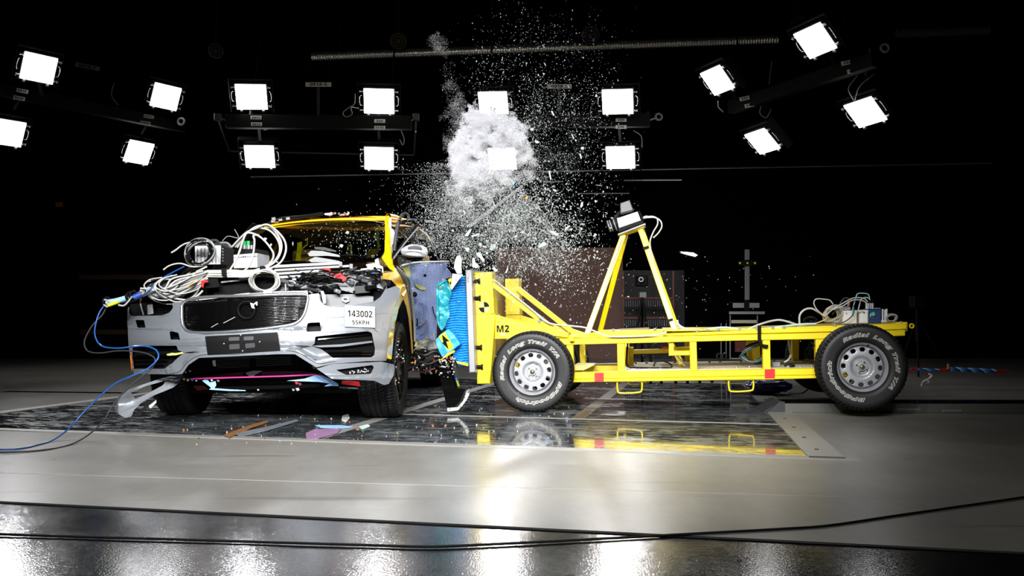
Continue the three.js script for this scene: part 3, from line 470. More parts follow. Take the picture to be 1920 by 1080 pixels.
  const tread = (R, W, groovesAt) => { const p = []; const s = [[-.36, .62], [-.47, .7], [-.5, .8], [-.485, .9], [-.45, .95], [-.40, .985]]; for (const [z, r] of s) p.push([r * R, z * W]); for (let k = -16; k <= 16; k++) { const z = k / 16 * .39; p.push([R * (1 - .02 * Math.pow(Math.abs(z) / .39, 3)), z * W]); } for (const [z, r] of s.slice().reverse()) p.push([r * R, -z * W]); return p; };
  hall.tyreGeo = tyreGeo; hall.tread = tread;
  const gro = (i, z, r) => { const az = Math.abs(z); if (r < R * .93) return 0; const ring = [.1, .24].some((c) => Math.abs(az - c) < .022); const zig = (i + Math.round(z * 20) % 2) % 4 === 0; return ring ? .009 : az > .27 && i % 5 < 2 ? .010 : az > .12 && az < .23 && i % 5 === 3 ? .006 : zig && az < .1 ? .005 : 0; };
  const wheel = mesh('wheel', tyreGeo(R, W, tread(R, W), 300, gro), M.rubber, sled, 'off-road tyre with white outlined letters');
  { // lettered side wall, pressed steel rim with twelve holes, hub
    const pr = [[.205, .088], [.216, .104], [.232, .111], [.25, .1165], [.30, .1175], [.312, .1185], [.322, .116], [.336, .112]].map(([r, z]) => new THREE.Vector2(r, z));
    const N = 128, pos = [], uv = [], idx = [];
    for (let i = 0; i <= N; i++) pr.forEach((q) => { const a = Math.PI + .42 - i / N * Math.PI * 2; pos.push(Math.cos(a) * q.x, Math.sin(a) * q.x, q.y + .001); uv.push(i / N, (q.x - .235) / (.308 - .235)); });
    for (let i = 0; i < N; i++) for (let j = 0; j < pr.length - 1; j++) { const a = i * pr.length + j, c = a + pr.length; idx.push(a, a + 1, c, c, a + 1, c + 1); }
    for (let i = 0; i < uv.length; i += 2) uv[i + 1] = Math.min(.99, Math.max(.01, uv[i + 1]));
    const g = new THREE.BufferGeometry(); g.setAttribute('position', new THREE.Float32BufferAttribute(pos, 3)); g.setAttribute('uv', new THREE.Float32BufferAttribute(uv, 2)); g.setIndex(idx); g.computeVertexNormals();
    mesh('side_wall', g, side, wheel);
    const paint = phy(0xa6a8ab, { metalness: .35, roughness: .38, clearcoat: .4 });
    const rp = [[.195, -.10], [.181, .02], [.184, .05], [.197, .085], [.213, .094], [.217, .1], [.219, .094], [.214, .085]].map(([r, z]) => new THREE.Vector2(r, z));
    mesh('rim_ring', new THREE.LatheGeometry(rp, 72).rotateX(Math.PI / 2).scale(1, 1, 1).applyMatrix4(new THREE.Matrix4().makeScale(1, 1, 1)), paint, wheel);
    const s = new THREE.Shape(); s.absarc(0, 0, .178, 0, Math.PI * 2);
    for (let k = 0; k < 12; k++) { const a = k / 12 * Math.PI * 2 + .1, h = new THREE.Path(), c = [Math.cos(a), Math.sin(a)], q = (r, t) => [c[0] * r - c[1] * t, c[1] * r + c[0] * t]; const m = [[.131, -.016], [.131, .016], [.150, .0235], [.164, .017], [.168, 0], [.164, -.017], [.150, -.0235]].map(([r, t]) => q(r, t)); rounded(m, .01, h); s.holes.push(h); }
    const h = new THREE.Path(); h.absarc(0, 0, .03, 0, Math.PI * 2, true); s.holes.push(h);
    let d = new TessellateModifier(.009, 9).modify(new THREE.ExtrudeGeometry(s, { depth: .006, bevelEnabled: true, bevelSize: .004, bevelThickness: .004, bevelSegments: 2, bevelOffset: -.004, curveSegments: 40 }));
    const dp = d.attributes.position; for (let i = 0; i < dp.count; i++) { const r = Math.hypot(dp.getX(i), dp.getY(i)); const q = (a, b) => { const t = Math.min(1, Math.max(0, (r - a) / (b - a))); return t * t * (3 - 2 * t); }; const z = .03 + .022 * q(.066, .1) - .006 * q(.1, .165) - .02 * q(.164, .18); dp.setZ(i, dp.getZ(i) + z); }
    d = BGU.toCreasedNormals(d, .9); mesh('rim_disc', d, paint, wheel, 'silver steel disc with twelve holes');
    mesh('brake_drum', new THREE.CylinderGeometry(.12, .12, .05, 32).rotateX(Math.PI / 2).translate(0, 0, -.02), std(0x3a2a1a, { roughness: .7 }), wheel);
    mesh('hub', merge([new THREE.CylinderGeometry(.062, .066, .012, 32).rotateX(Math.PI / 2).translate(0, 0, .042), new THREE.CylinderGeometry(.030, .032, .04, 24).rotateX(Math.PI / 2).translate(0, 0, .055), new THREE.TorusGeometry(.05, .004, 8, 32).translate(0, 0, .049)]), paint, wheel);
    mesh('hub_cap', new THREE.SphereGeometry(.022, 18, 10).scale(1, 1, .5).translate(0, 0, .076), std(0x6b6a50, { metalness: .7, roughness: .3 }), wheel);
    for (let k = 0; k < 4; k++) { const a = k / 4 * Math.PI * 2 + .75; mesh('wheel_nut', new THREE.CylinderGeometry(.008, .009, .02, 6).rotateX(Math.PI / 2).translate(Math.cos(a) * .046, Math.sin(a) * .046, .055), M.chrome, wheel); }
    mesh('valve', rod(V(-.150, .11, .06), V(-.158, .117, .085), .006), M.black, wheel);
  }
  const WS = .885; wheel.scale.setScalar(WS); wheel.position.set(0, .367, -W / 2 * WS);
  const [wx, wy] = lp(1619, 689, 0); const w2 = wheel.clone(); w2.position.set(wx, wy, -W / 2 * WS); w2.rotation.z = -1.22; sled.add(w2);
  for (const x of [0, wx]) { const w = wheel.clone(); w.position.set(x, .367, -1.66); w.rotation.set(0, Math.PI, .8); sled.add(w); mesh('axle', rod(V(x, .367, -.2), V(x, .367, -1.6), .035), M.greyDark, sled); }
  // camera mast welded to the deck
  const leg = (x0, y0, z0, x1, y1, z1, w, h) => mesh('mast_leg', bar(L3(x0, y0, z0), L3(x1, y1, z1), w, h, V(0, 0, 1)), M.yellow, sled);
  leg(1099.5, 630, -.42, 1169, 441, -.62, .045, .045); leg(1126, 619, -1.2, 1173, 440, -.75, .045, .045);
  leg(1266, 621, -.42, 1201, 431, -.62, .045, .045); leg(1271, 621, -.8, 1203, 431, -.74, .045, .045); leg(1281, 688, -.6, 1256, 640, -.6, .045, .045);
  mesh('mast_plate', bar(L3(1163, 441.5, -.68), L3(1209, 426.5, -.68), .2, .012), M.yellow, sled);
  for (const [x, y] of [[1213, 465], [1258, 600.6]]) { const t = (y - 431) / 190, c = L3(x - 5 - t * 0, y, -.62 + t * .2); mesh('velcro_strap', bar(L3(x - 7.5, y + 1, -.6 + t * .18), L3(x + 3.5, y - 2, -.6 + t * .18), .07, .02), M.black, sled); }
  for (const p of [[[1105, 628, -.45], [1113, 600, -.47], [1134, 536, -.53], [1166, 446, -.6]]]) mesh('leg_cable', tube(p.map((q) => L3(q[0], q[1], q[2] + .035)), .006), M.whiteCable, sled);
  // cables fixed along the trolley
  const scable = (l, r, m, z = ZN + .03) => mesh('cable', tube(l.map(([x, y, q]) => L3(x, y, q ?? z)), r), m, sled);
  scable([[925, 524], [960, 551], [1000, 583], [1014, 596], [1030, 606], [1070, 611], [1095, 614], [1115, 621], [1138, 630], [1180, 631], [1230, 628], [1250, 623]], .007, M.whiteCable);
  scable([[1270, 600, -.4], [1272, 608, -.4], [1285, 616, -.4], [1310, 620, -.4], [1335, 615.5, -.4], [1360, 614, -.4], [1390, 617, -.4], [1420, 618, -.4], [1460, 613, -.35], [1500, 608, -.35], [1530, 607, -.35]], .008, std(0xa9c4cc));
  scable([[1400, 618, -.35], [1425, 608, -.35], [1450, 601, -.4], [1463, 600, -.4], [1480, 604, -.4], [1495, 609, -.4]], .008, M.whiteCable);
  scable([[1424, 610, ZN + .02], [1424.5, 640, ZN + .02], [1427, 647, ZN + .02], [1440, 650, ZN + .02]], .014, M.black);
  scable([[1499, 608, -.5], [1500, 590, -.5], [1510, 580, -.5], [1522, 578.5, -.5], [1533, 584, -.5], [1545, 592, -.5]], .008, M.whiteCable);
  // dark hanging coil between the posts
  for (let k = 0; k < 7; k++) scable([[1425, 640 + k, -.4], [1400 - k, 650 + k * 2, -.42], [1397 - k * 1.6, 664 + k, -.45], [1405 + k, 676 + k * .6, -.45], [1420, 681 - k, -.45], [1431, 677 - k * 2, -.4], [1434, 660, -.4], [1429, 645, -.4]], .008, [M.black, M.black, std(0x2a5a70), M.black, std(0x8a8a70), M.black, std(0x20404a)][k]);
  scable([[1478, 638, -.6], [1481, 655, -.6], [1482, 668, -.6], [1476, 676, -.6], [1470, 679, -.6]], .008, M.whiteCable); scable([[1470, 686, -.4], [1484, 684, -.4], [1490, 686, -.4], [1480, 688, -.4]], .007, M.black);
  put('sensor_box', [[1448, 679.5], [1463, 679], [1463, 688], [1448, 688.5]], -.45, .1, M.grey);
  scable([[1177, 640, -.5], [1177, 687, -.5], [1190, 689, -.5], [1258, 690, -.5]], .008, M.black); scable([[1226, 687, -.5], [1228, 680, -.5], [1240, 677, -.5], [1252, 680, -.5], [1260, 686, -.5], [1258, 690, -.5]], .006, M.black);
  scable([[1265, 655, -.4], [1270, 668, -.42], [1278, 676, -.45], [1284, 686, -.5]], .007, M.whiteCable);
  scable([[1068, 660, -.3], [1058, 668, -.32], [1048, 676, -.3]], .008, M.black); scable([[1520, 640, -.3], [1535, 655, -.28], [1545, 662, -.28]], .008, M.black);
  // blue honeycomb barrier, folded by the impact
  const tab = (t, y) => { for (let i = 1; i < t.length; i++) if (y <= t[i][0] || i === t.length - 1) { const k = Math.min(1, Math.max(0, (y - t[i - 1][0]) / (t[i][0] - t[i - 1][0]))); return t[i - 1][1] + (t[i][1] - t[i - 1][1]) * k; } };
  const eL = [[516, 850], [532, 842], [548, 847], [570, 841], [590, 843], [613, 834], [625, 845], [640, 851], [672, 849], [684, 860]], eR = [[516, 872], [600, 876], [684, 879]];
  const fp = [], fi = [], NX = 14; let rows = 0;                       // one strip per face of a fold: ridge, valley, ridge ...
  for (let y = 517; y <= 684; y += 2.35) { for (let i = 0; i <= NX; i++) { const x0 = tab(eL, y), x1 = tab(eR, y), x = x0 + (x1 - x0) * i / NX, k = 1 - i / NX; const q = L3(x, y + 1.5 * Math.sin(x * .16 + y * .03) * k + 2.2 * k * Math.max(0, (y - 625) / 60) * Math.sin(x * .3), rows % 2 ? -.225 : -.262 + .012 * noise.noise(x * .2, y * .3, 1)); fp.push(q.x, q.y, q.z); } rows++; }
  for (let r = 0; r < rows - 1; r++) for (let i = 0; i < NX; i++) { const a = r * (NX + 1) + i, b2 = a + 1, c = a + NX + 1, d = c + 1; fi.push(a, c, b2, b2, c, d); }
  const fg = new THREE.BufferGeometry(); fg.setAttribute('position', new THREE.Float32BufferAttribute(fp, 3)); fg.setIndex(fi);
  const blk = mesh('honeycomb_block', worldUV(BGU.toCreasedNormals(fg, .3)), phy(0x3fb0ea, { roughness: .4, side: THREE.DoubleSide }), sled, 'blue honeycomb crushed into narrow horizontal folds');
  mesh('honeycomb_core', ext(lpts([[846, 528], [871, 522], [877, 680], [852, 668], [838, 613], [845, 590]], -.27), 1.2, 0).translate(0, 0, -.27 - 1.2), std(0x12506e, { roughness: .6 }), blk);
  const wav = (Z, k = .02) => (x, y, e) => { const q = L3(x, y, Z + k * fbm(x * .06, y * .05, 2, 3)); return sled.localToWorld(V(q.x, q.y, q.z - e)); };
  part('torn_skin', panel([[818, 532.6], [834.4, 523], [841, 532.6], [847, 549], [841, 569.6], [843.7, 588], [834.4, 612], [828, 620], [822, 612], [818.7, 581]], wav(-.19, .05), { t: .004, max: 5, r: 1.5 }), M.teal, sled, 'teal torn outer skin of the barrier');
  part('skin_return', panel([[818, 532.6], [834.4, 523], [838, 526], [822, 536], [823, 612], [818.7, 600]], wav(-.17, .03), { t: .2, max: 6 }), M.teal, sled);
  for (const [x, y] of [[825.5, 539], [831, 525]]) part('orange_scrap', panel([[x - 2, y - 2.5], [x + 1.5, y - 1.5], [x + 2, y + 2], [x - 1, y + 2.5]], wav(-.17), { t: .004 }), M.orange, sled);
  part('black_band', panel([[830, 524], [845, 519.5], [849, 521], [846, 526], [842, 524], [833, 528]], wav(-.185), { t: .01 }), M.black, sled);
  part('target_sticker', panel([[841, 523.5], [846, 521], [848, 534], [845.5, 543], [842.5, 533]], wav(-.17), { t: .003 }), M.limeYellow, sled, 'yellow corner of a target sticker');
  part('target_mark', panel([[842.5, 530], [846.5, 527], [845, 536]], wav(-.166), { t: .002 }), M.black, sled);
  part('folded_sheet', panel([[848, 513], [868, 514.5], [858, 528], [847, 543.5], [845.5, 541]], wav(-.15, .03), { t: .003, max: 5 }), M.white, sled, 'white folded paper sheet');
  const low = part('corner_block', panel([[817, 637], [826, 627], [840, 616.7], [852, 628], [863, 645], [850, 655], [829, 669], [820, 652]], wav(-.15, .05), { t: .15, max: 6, r: 2 }), std(0x3fa6dc, { roughness: .45 }), sled, 'torn blue barrier corner with a target sticker');
  part('target_sticker', panel([[822.5, 630.5], [834.5, 623], [851, 651], [840.5, 658]], (x, y, e) => wav(-.15, .05)(x, y, e - .004), { t: .003, max: 5 }), M.limeYellow, low);
  for (const l of [[[829, 627], [843, 639.5], [831.5, 641.5]], [[829.5, 642.5], [837, 640], [842, 656]]]) part('target_mark', panel(l, (x, y, e) => wav(-.15, .05)(x, y, e - .007), { t: .002, max: 5 }), M.black, low);
  part('yellow_strip', panel([[826, 675], [838, 663], [851, 656.5], [853, 659.5], [840, 667], [829, 679]], wav(-.14), { t: .01, max: 6 }), M.limeYellow, sled); part('yellow_strip', panel([[855, 677], [877, 681], [877.5, 686.5], [858, 681.5]], wav(-.18), { t: .01, max: 6 }), M.limeYellow, sled);
  hall.L3 = (px, py, z) => sled.localToWorld(L3(px, py, z)); hall.ez = ez;

  // ---- things carried by the trolley ----
  const W3 = hall.L3;
  const sbox = (l, z, dep, o = {}) => ext(lpts(l, z), dep, o.b ?? .006, o.r ?? 0).translate(0, 0, z - dep).applyMatrix4(sled.matrixWorld);
  const cam = thing('high_speed_camera', 'white and black high-speed camera tilted on top of the yellow mast', 'camera', W3(1183, 430, -.68));
  part('base_plate', sbox([[1158, 438.5], [1210, 418], [1211, 421.5], [1159, 441.5]], -.56, .22), M.alu, cam);
  part('lower_body', sbox([[1158.5, 429], [1205, 413], [1208.5, 418.5], [1159.5, 436]], -.58, .17), M.black, cam);
  part('side_cover', sbox([[1156.5, 409.5], [1195.5, 396.5], [1202, 413.5], [1160.5, 428]], -.58, .17), std(0xb4b4b0, { roughness: .5 }), cam);
  for (let k = 0; k < 3; k++) part('cover_slot', sbox([[1168 + k, 410 - k * .3], [1170 + k, 409.5 - k * .3], [1173 + k, 420], [1171 + k, 420.5]].map(([x, y]) => [x + k * 11, y - k * 3.6]), -.576, .006, { b: 0 }), M.grey, cam);
  part('handle', tube([W3(1157, 408, -.66), W3(1161, 400, -.66), W3(1172, 395, -.66), W3(1184, 393, -.66), W3(1189, 395, -.66)], .016, false, 8, 8), M.black, cam);
  part('top_hood', sbox([[1163, 381], [1180.5, 375], [1187.5, 394], [1163.7, 400]], -.6, .12), std(0x5c5a58), cam);
  part('rear_panel', sbox([[1197, 394], [1200, 394.5], [1207.5, 411], [1203.5, 413.5]], -.59, .15), M.black, cam);
  part('lens', merge([rod(W3(1159, 418, -.66), W3(1149, 421.5, -.66), .055, .055, 20), rod(W3(1149, 421.5, -.66), W3(1139, 425, -.66), .042, .048, 20)]), M.black, cam);
  for (const x of [1153, 1146, 1142]) part('lens_ring', rod(W3(x + 1, 420.5 + (1153 - x) * .33, -.66), W3(x - 1, 421.2 + (1153 - x) * .33, -.66), x > 1150 ? .058 : .05, x > 1150 ? .058 : .05, 20), M.grey, cam);
  part('plug', rod(W3(1204, 409.5, -.6), W3(1214, 406.5, -.6), .012), M.alu, cam);
  const cc = thing('camera_cable', 'pale twin cable looping from the camera down the mast leg', 'cable', W3(1240, 500, -.55));
  for (const l of [[[1212, 407], [1224, 406], [1232, 410], [1233, 420], [1225, 435], [1219, 452], [1220, 467], [1226, 490], [1228, 510], [1236, 540], [1252, 572], [1259, 592], [1264, 604], [1274, 614], [1290, 619]], [[1212, 408], [1228, 408], [1238, 414], [1241, 424], [1235, 436], [1225, 446]]]) part('strand', tube(l.map(([x, y]) => W3(x, y, -.55)), .0065), M.whiteCable, cc);
  // measuring boxes at the rear
  const wb = (name, label, cat, a, z, dep, m, lid, grp) => { const o = thing(name, label, cat, W3((a[0] + a[2]) / 2, a[3], z)); part('case', sbox(rect(...a), z, dep, { b: .008 }), m, o); if (lid) part('lid', sbox(rect(a[0] - .6, a[1] - .5, a[2] + .6, a[1] + 4.5), z + .006, dep + .012), m, o); return o; };
  const b1 = wb('equipment_box', 'white lidded plastic box on the trolley beside the cable tangle', 'box', [1579.6, 582.7, 1606.7, 607], -.5, .22, M.white, true); part('lid_screw', bar(W3(1586, 588, -.485), W3(1588, 588, -.485), .01, .01), M.grey, b1);
  const b2 = wb('equipment_box', 'white lidded plastic box between its twin and the dark blue box', 'box', [1611, 581.7, 1628, 606], -.5, .22, M.white, true); part('lid_screw', bar(W3(1619, 586, -.485), W3(1621, 586, -.485), .014, .014), M.black, b2);
  const bb = wb('battery_box', 'dark blue equipment box above the rear trolley wheel', 'box', [1628.5, 579, 1652.5, 606], -.48, .22, std(0x16305e, { roughness: .4 }), false);
  part('top_plate', sbox(rect(1642, 577.3, 1651.5, 579), -.47, .18), M.alu, bb); part('panel', sbox(rect(1630.5, 580.5, 1642.5, 600), -.474, .012), std(0x0f2c66), bb); part('socket', rod(W3(1637, 589, -.47), W3(1637, 589, -.45), .016), M.green, bb); part('side_label', sbox(rect(1631.5, 588.5, 1634, 594), -.468, .004, { b: 0 }), M.white, bb);
  const con = thing('connector_block', 'cluster of silver plugs on top of the dark blue box', 'connector', W3(1631, 579, -.5)); for (const x of [1625.5, 1629, 1632.5, 1636]) { const p = part('plug', rod(W3(x, 579, -.53), W3(x, 568.5, -.53), .011), x < 1628 ? M.white : M.alu, con); if (x > 1630) part('collar', rod(W3(x, 568.5, -.53), W3(x, 563, -.53), .009), M.black, p); }
  const pins = thing('tube_bundle', 'upright white tubes behind the dark blue box', 'tubes', W3(1659, 605, -.5)); for (const [x, y0] of [[1655, 579.5], [1659.5, 580.5], [1662.5, 579]]) part('tube', rod(W3(x, 603, -.5), W3(x, y0, -.5), .0065), M.white, pins); part('foot', sbox(rect(1652, 600.5, 1664, 604), -.48, .06), M.white, pins);
  const coilOf = (name, label, cx, cy, rx, ry, n, z, m, r, seed, tilt = 0) => { const o = thing(name, label, 'cable coil', W3(cx, cy + ry, z)), q = rng(seed); for (let k = 0; k < n; k++) { const p = [], a = rx * (1 - .5 * q()), b = ry * (1 - .35 * q()), ox = (q() - .5) * rx * .3, oy = (q() - .5) * ry * .3, dz = (q() - .5) * .1; for (let i = 0; i < 16; i++) { const t = i / 16 * Math.PI * 2, u = Math.cos(t) * a, v = Math.sin(t) * b; p.push(W3(cx + ox + u * Math.cos(tilt) - v * Math.sin(tilt), cy + oy + u * Math.sin(tilt) + v * Math.cos(tilt), z + dz + .03 * Math.sin(t * 2 + k))); } part('loop', tube(p, r, true, 4, 6), Array.isArray(m) ? m[k % m.length] : m, o); } return o; };
  coilOf('cable_coil', 'small white cable coil at the rear end of the trolley', 1671, 597, 12, 8, 8, -.5, M.whiteCable, .0036, 3, -.2);
  coilOf('cable_coil', 'tangled white and tan cables heaped beside the first white box', 1562, 589, 21, 15, 18, -.55, [M.whiteCable, M.whiteCable, std(0xb59a6a)], .0042, 5, -.5);
  coilOf('cable_coil', 'black cable coil lying behind the pale cable tangle', 1520, 600, 13, 5, 4, -.8, M.black, .008, 8);
  { const g = thing('grey_connector', 'grey metal cable clamp leaning in the pale tangle', 'connector', W3(1580, 580, -.5)); part('jaw', sbox([[1571, 578], [1593, 573], [1596, 580], [1575, 588]], -.52, .05), M.steel, g); part('jaw_screw', rod(W3(1584, 579, -.5), W3(1584, 579, -.48), .012), M.chrome, g); part('pin', rod(W3(1591, 573, -.5), W3(1592, 565, -.5), .01), std(0xb86a2a), g); }
  let n = 0; for (const [l, m, lab] of [
    [[[1627, 566], [1622, 561], [1612, 558], [1600, 559], [1590, 563], [1578, 570], [1560, 580]], M.whiteCable, 'white cable arching over the two white boxes'],
    [[[1631, 562], [1628, 552], [1620, 550], [1608, 551], [1604, 562], [1600, 575], [1598, 590]], std(0x6fb0b8), 'pale blue cable in a high arch over the white boxes'],
    [[[1618, 583], [1610, 585], [1612, 570], [1616, 560], [1626, 558], [1632, 562]], M.whiteCable, 'white cable curling up from the gap between the boxes'],
    [[[1630, 575], [1622, 566], [1610, 562], [1596, 564], [1578, 575], [1562, 580], [1548, 592]], M.whiteCable, 'thin white cable sagging over the first white box'],
    [[[1562, 570], [1556, 563], [1545, 561], [1530, 561], [1526, 567], [1530, 578], [1540, 588], [1550, 594]], M.whiteCable, 'white cable loop standing up left of the tangle'],
    [[[1560, 590], [1570, 578], [1578, 565], [1584, 559], [1592, 559]], M.greyDark, 'dark cable crossing the pale tangle'],
    [[[1601, 572], [1600, 588], [1593, 597], [1582, 604], [1570, 607]], M.greyDark, 'dark cable in front of the first white box'],
    [[[1540, 590], [1550, 596], [1530, 606], [1510, 609], [1490, 613]], std(0xb8a878), 'tan cable running along the deck from the tangle'],
  ]) { const z = -.42 - .03 * (n++ % 3); single('loose_cable', tube(l.map(([x, y]) => W3(x, y, z)), .0046), m, lab, 'cable'); }
}

// ---------- the car ----------
const CB = V(Math.sin(.035), 0, -Math.cos(.035)), CL = V(Math.cos(.035), 0, Math.sin(.035)), C0 = V((459 - 960) / F * 5.85, 0, -5.85);   // backwards, towards its left flank, nose on the ground
const carP = (x, y, z) => C0.clone().addScaledVector(CL, x).addScaledVector(CB, z).add(V(0, y, 0));
const carL = (p) => { const q = p.clone().sub(C0); return [q.dot(CL), p.y, q.dot(CB)]; };
function solve(px, py, f, d0 = 4.5, d1 = 13) {                       // first point down the sight line where f(x, y, z) of the car's axes reaches 0
  let a = d0, b = d1; for (let i = 0; i < 36; i++) { const m = (a + b) / 2; f(...carL(at(px, py, m))) < 0 ? a = m : b = m; } return at(px, py, (a + b) / 2);
}
const nose = (x, y) => .30 * Math.pow(Math.abs(x) / .95, 2.4) + Math.max(0, y - .6) * .2 + Math.max(0, .34 - y) * .3;
const onNose = (off = 0, rel = () => 0) => (px, py, e) => solve(px, py, (x, y, z) => z - nose(x, y) - off - e - rel(px, py));
const onBack = (zc, k = 0) => (px, py, e) => solve(px, py, (x, y, z) => z - zc - e - k * (y - 1));
const onSide = (xc, rel = () => 0) => (px, py, e) => { const p = hit(px, py, carP(xc - e - rel(px, py), 0, 0), CL); return p; };
const lerpTab = (t, x) => { for (let i = 1; i < t.length; i++) if (x <= t[i][0] || i === t.length - 1) { const k = Math.min(1, Math.max(0, (x - t[i - 1][0]) / (t[i][0] - t[i - 1][0]))); return t[i - 1][1] + (t[i][1] - t[i - 1][1]) * k; } };
const sst = (a, b, x) => { const t = Math.min(1, Math.max(0, (x - a) / (b - a))); return t * t * (3 - 2 * t); };
{
  const car = thing('crash_car', 'silver-fronted yellow crash-test car without bonnet, struck on its flank by the trolley', 'car', carP(0, 0, 0));
  car.rotation.y = -.035; car.updateMatrixWorld(true);
  const P = (name, g, m, parent = car, label) => part(name, g, m, parent, label);
  const bp = (name, l, zc, dep, m, o = {}) => P(name, panel(l, onBack(zc, o.k || 0), { t: dep, max: o.max || 20, r: o.r ?? 1, holes: o.holes || [] }), m, o.parent || car, o.label);
  const np = (name, l, off, m, o = {}) => P(name, panel(l, onNose(off, o.rel), { t: o.t || .01, max: o.max || 9, r: o.r ?? 2, holes: o.holes || [] }), m, o.parent || car, o.label);
  // bumper skin
  const lowEdge = [[248, 700], [333, 701], [342, 700], [353, 684], [373, 670], [440, 667], [553, 663], [593, 688], [622, 681], [725, 676]];
  const rel = (x, y) => { const e = lerpTab(lowEdge, x), d = e - y; return -.030 * sst(20, 8, d) * sst(240, 300, x) * sst(745, 700, x) - .008 * sst(620, 616, y) * sst(610, 616, y) - .012 * sst(610, 630, y) * sst(660, 640, y); };
  const sqL = [[254, 600], [270, 600], [273, 614.5], [258, 614.5]], sqM = [[318, 622], [322, 621], [334.5, 624], [338, 638], [333, 636.5], [320, 637]], sqR = [[576, 607], [580, 605], [600, 604], [602, 621], [575, 622]];
  const fogL = [[249, 649], [331, 648], [334, 657], [346, 661], [333, 671], [320, 684], [309, 693], [252, 693], [248, 669]], fogR = [[591, 631], [689, 621], [697, 624], [703, 653], [702, 666], [695.5, 670], [624, 671], [604, 655.5], [584, 649], [590, 644]];
  np('front_bumper', [[239.5, 578], [243, 574], [241.5, 586], [246, 592.5], [304, 591.5], [318, 586], [324, 578], [324, 567], [343, 566], [340, 580], [340, 605], [344, 619], [353, 624.5], [384, 627.5], [444, 624.5], [520, 616.5], [558, 607], [570, 595], [578, 573], [579, 552.5], [598, 550], [599.5, 564], [606, 570.5], [616, 574], [647, 573], [702, 565], [713, 557], [722, 543], [742, 536], [751, 541], [746, 560], [741, 580], [735, 604], [730, 640], [725, 676.5], [690, 677], [640, 681], [622, 682], [593, 689], [553, 664], [520, 664], [440, 668], [373, 671], [353, 684.5], [342, 701], [333, 702], [251, 701], [248, 691], [241, 649], [238.5, 600]], 0, M.silver, { holes: [sqL, sqM, sqR, fogL, fogR], rel, max: 6, t: .006 });
  np('bumper_backing', [[244, 594], [304, 594], [326, 582], [338, 640], [384, 640], [520, 630], [580, 600], [600, 575], [700, 570], [735, 575], [722, 674], [640, 678], [600, 678], [553, 656], [440, 660], [366, 664], [335, 697], [255, 697], [246, 650]], .07, M.black, { t: .02, max: 16 });
  for (const l of [[[318, 701], [336, 697], [352, 679], [371, 667.5], [440, 664], [553, 659.5], [597, 681.5], [622, 678.5], [725, 673.5]], [[240, 616], [268, 616.5], [305, 615.5]], [[612, 596.5], [645, 594]], [[704, 589], [728, 587]], [[600, 552], [601, 563], [608, 571.5], [647, 574.5], [702, 566.5]], [[244, 594], [304, 593.5], [320, 587], [325, 578]]]) P('bumper_crease', tube(l.map(([x, y]) => onNose(-.001, rel)(x, y, 0)), .0022, false, 8, 6), l.length > 8 ? M.greyDark : M.silver);
  np('bumper_tab', [[282, 646.5], [354, 644.5], [354, 646.5], [282, 649]], -.008, M.greyDark); np('bumper_tab', [[553, 632.5], [592, 626.5], [592, 629], [553, 634.5]], -.008, M.silver);
  // grille
  const gr = np('grille', [[344, 566], [480, 553], [577, 552], [575, 575], [568, 594], [556, 605], [520, 613.5], [444, 621.5], [384, 624.5], [352, 621], [342, 610], [341, 580]], .05, M.black, { t: .01 });
  { const ring = [[344, 567], [480, 554], [574, 552.5], [577, 554], [575, 574], [568, 593], [556, 605], [520, 613], [444, 621], [384, 624], [352, 621], [343.5, 611], [341, 585]];
    P('grille_frame', tube(ring.map(([x, y]) => onNose(-.004)(x, y, 0)), .011, true, 6, 8), M.chrome, gr, 'chrome grille frame');
    const top = [[341, 580], [345, 568], [410, 560], [480, 554.5], [576, 553]], bot = [[341, 605], [352, 620], [384, 623.5], [444, 620.5], [520, 612.5], [556, 604], [568, 593], [576, 560]];
    for (let k = 0; k < 19; k++) { const a = [], b = []; const t = (k + .6) / 19.5; let first = null; for (let i = 0; i <= 16; i++) { const x = 346 + i * 14.2, y0 = lerpTab([[344, 568], [480, 554], [575, 553]], x), y1 = 622 - Math.max(0, x - 400) * .075; const y = y0 + (y1 - y0) * t; if (x > 345 && y < lerpTab([[341, 610], [352, 620], [384, 623.5], [444, 620.5], [520, 612.5], [556, 604], [568, 593], [574, 575], [577, 550]], x) - 2) a.push(onNose(.018)(x, y, 0)); }
      if (a.length > 3) P('slat', tube(a, .0042, false, 2, 5), M.gloss, gr); }
    for (const x of [372, 400, 430, 494, 522, 548]) P('grille_post', rod(onNose(.03)(x, 562, 0), onNose(.03)(x, 610, 0), .004, .004, 6), M.black, gr);
    const c = onNose(-.005)(462, 581, 0), n = CB.clone().negate(), q = basis(CL, V(0, 1, 0), n, c);
    const em = P('emblem', new THREE.TorusGeometry(.056, .008, 10, 36).applyMatrix4(q), M.black, gr, 'round black emblem with a small arrow'); P('emblem_arrow', merge([ext([[.028, .035], [.048, .03], [.06, -.005], [.04, .0]], .008, .002).translate(0, .012, .004), rod(V(.045, .03, .006), V(.072, .052, .006), .005), rod(V(.072, .03, .006), V(.072, .054, .006), .005)]).applyMatrix4(q), M.white, em);
    P('emblem_bar', merge([bar(onNose(-.002)(396, 614, 0), onNose(-.002)(409, 606.5, 0), .01, .006), bar(onNose(-.002)(419, 606, 0), onNose(-.002)(441, 594.5, 0), .012, .006)]), M.steel, gr);
  }
  // number plate holder
  const ph = np('plate_holder', [[384.4, 630.5], [520, 623], [525.5, 656.5], [389, 664.5]], -.042, M.black, { t: .03, r: 1 });
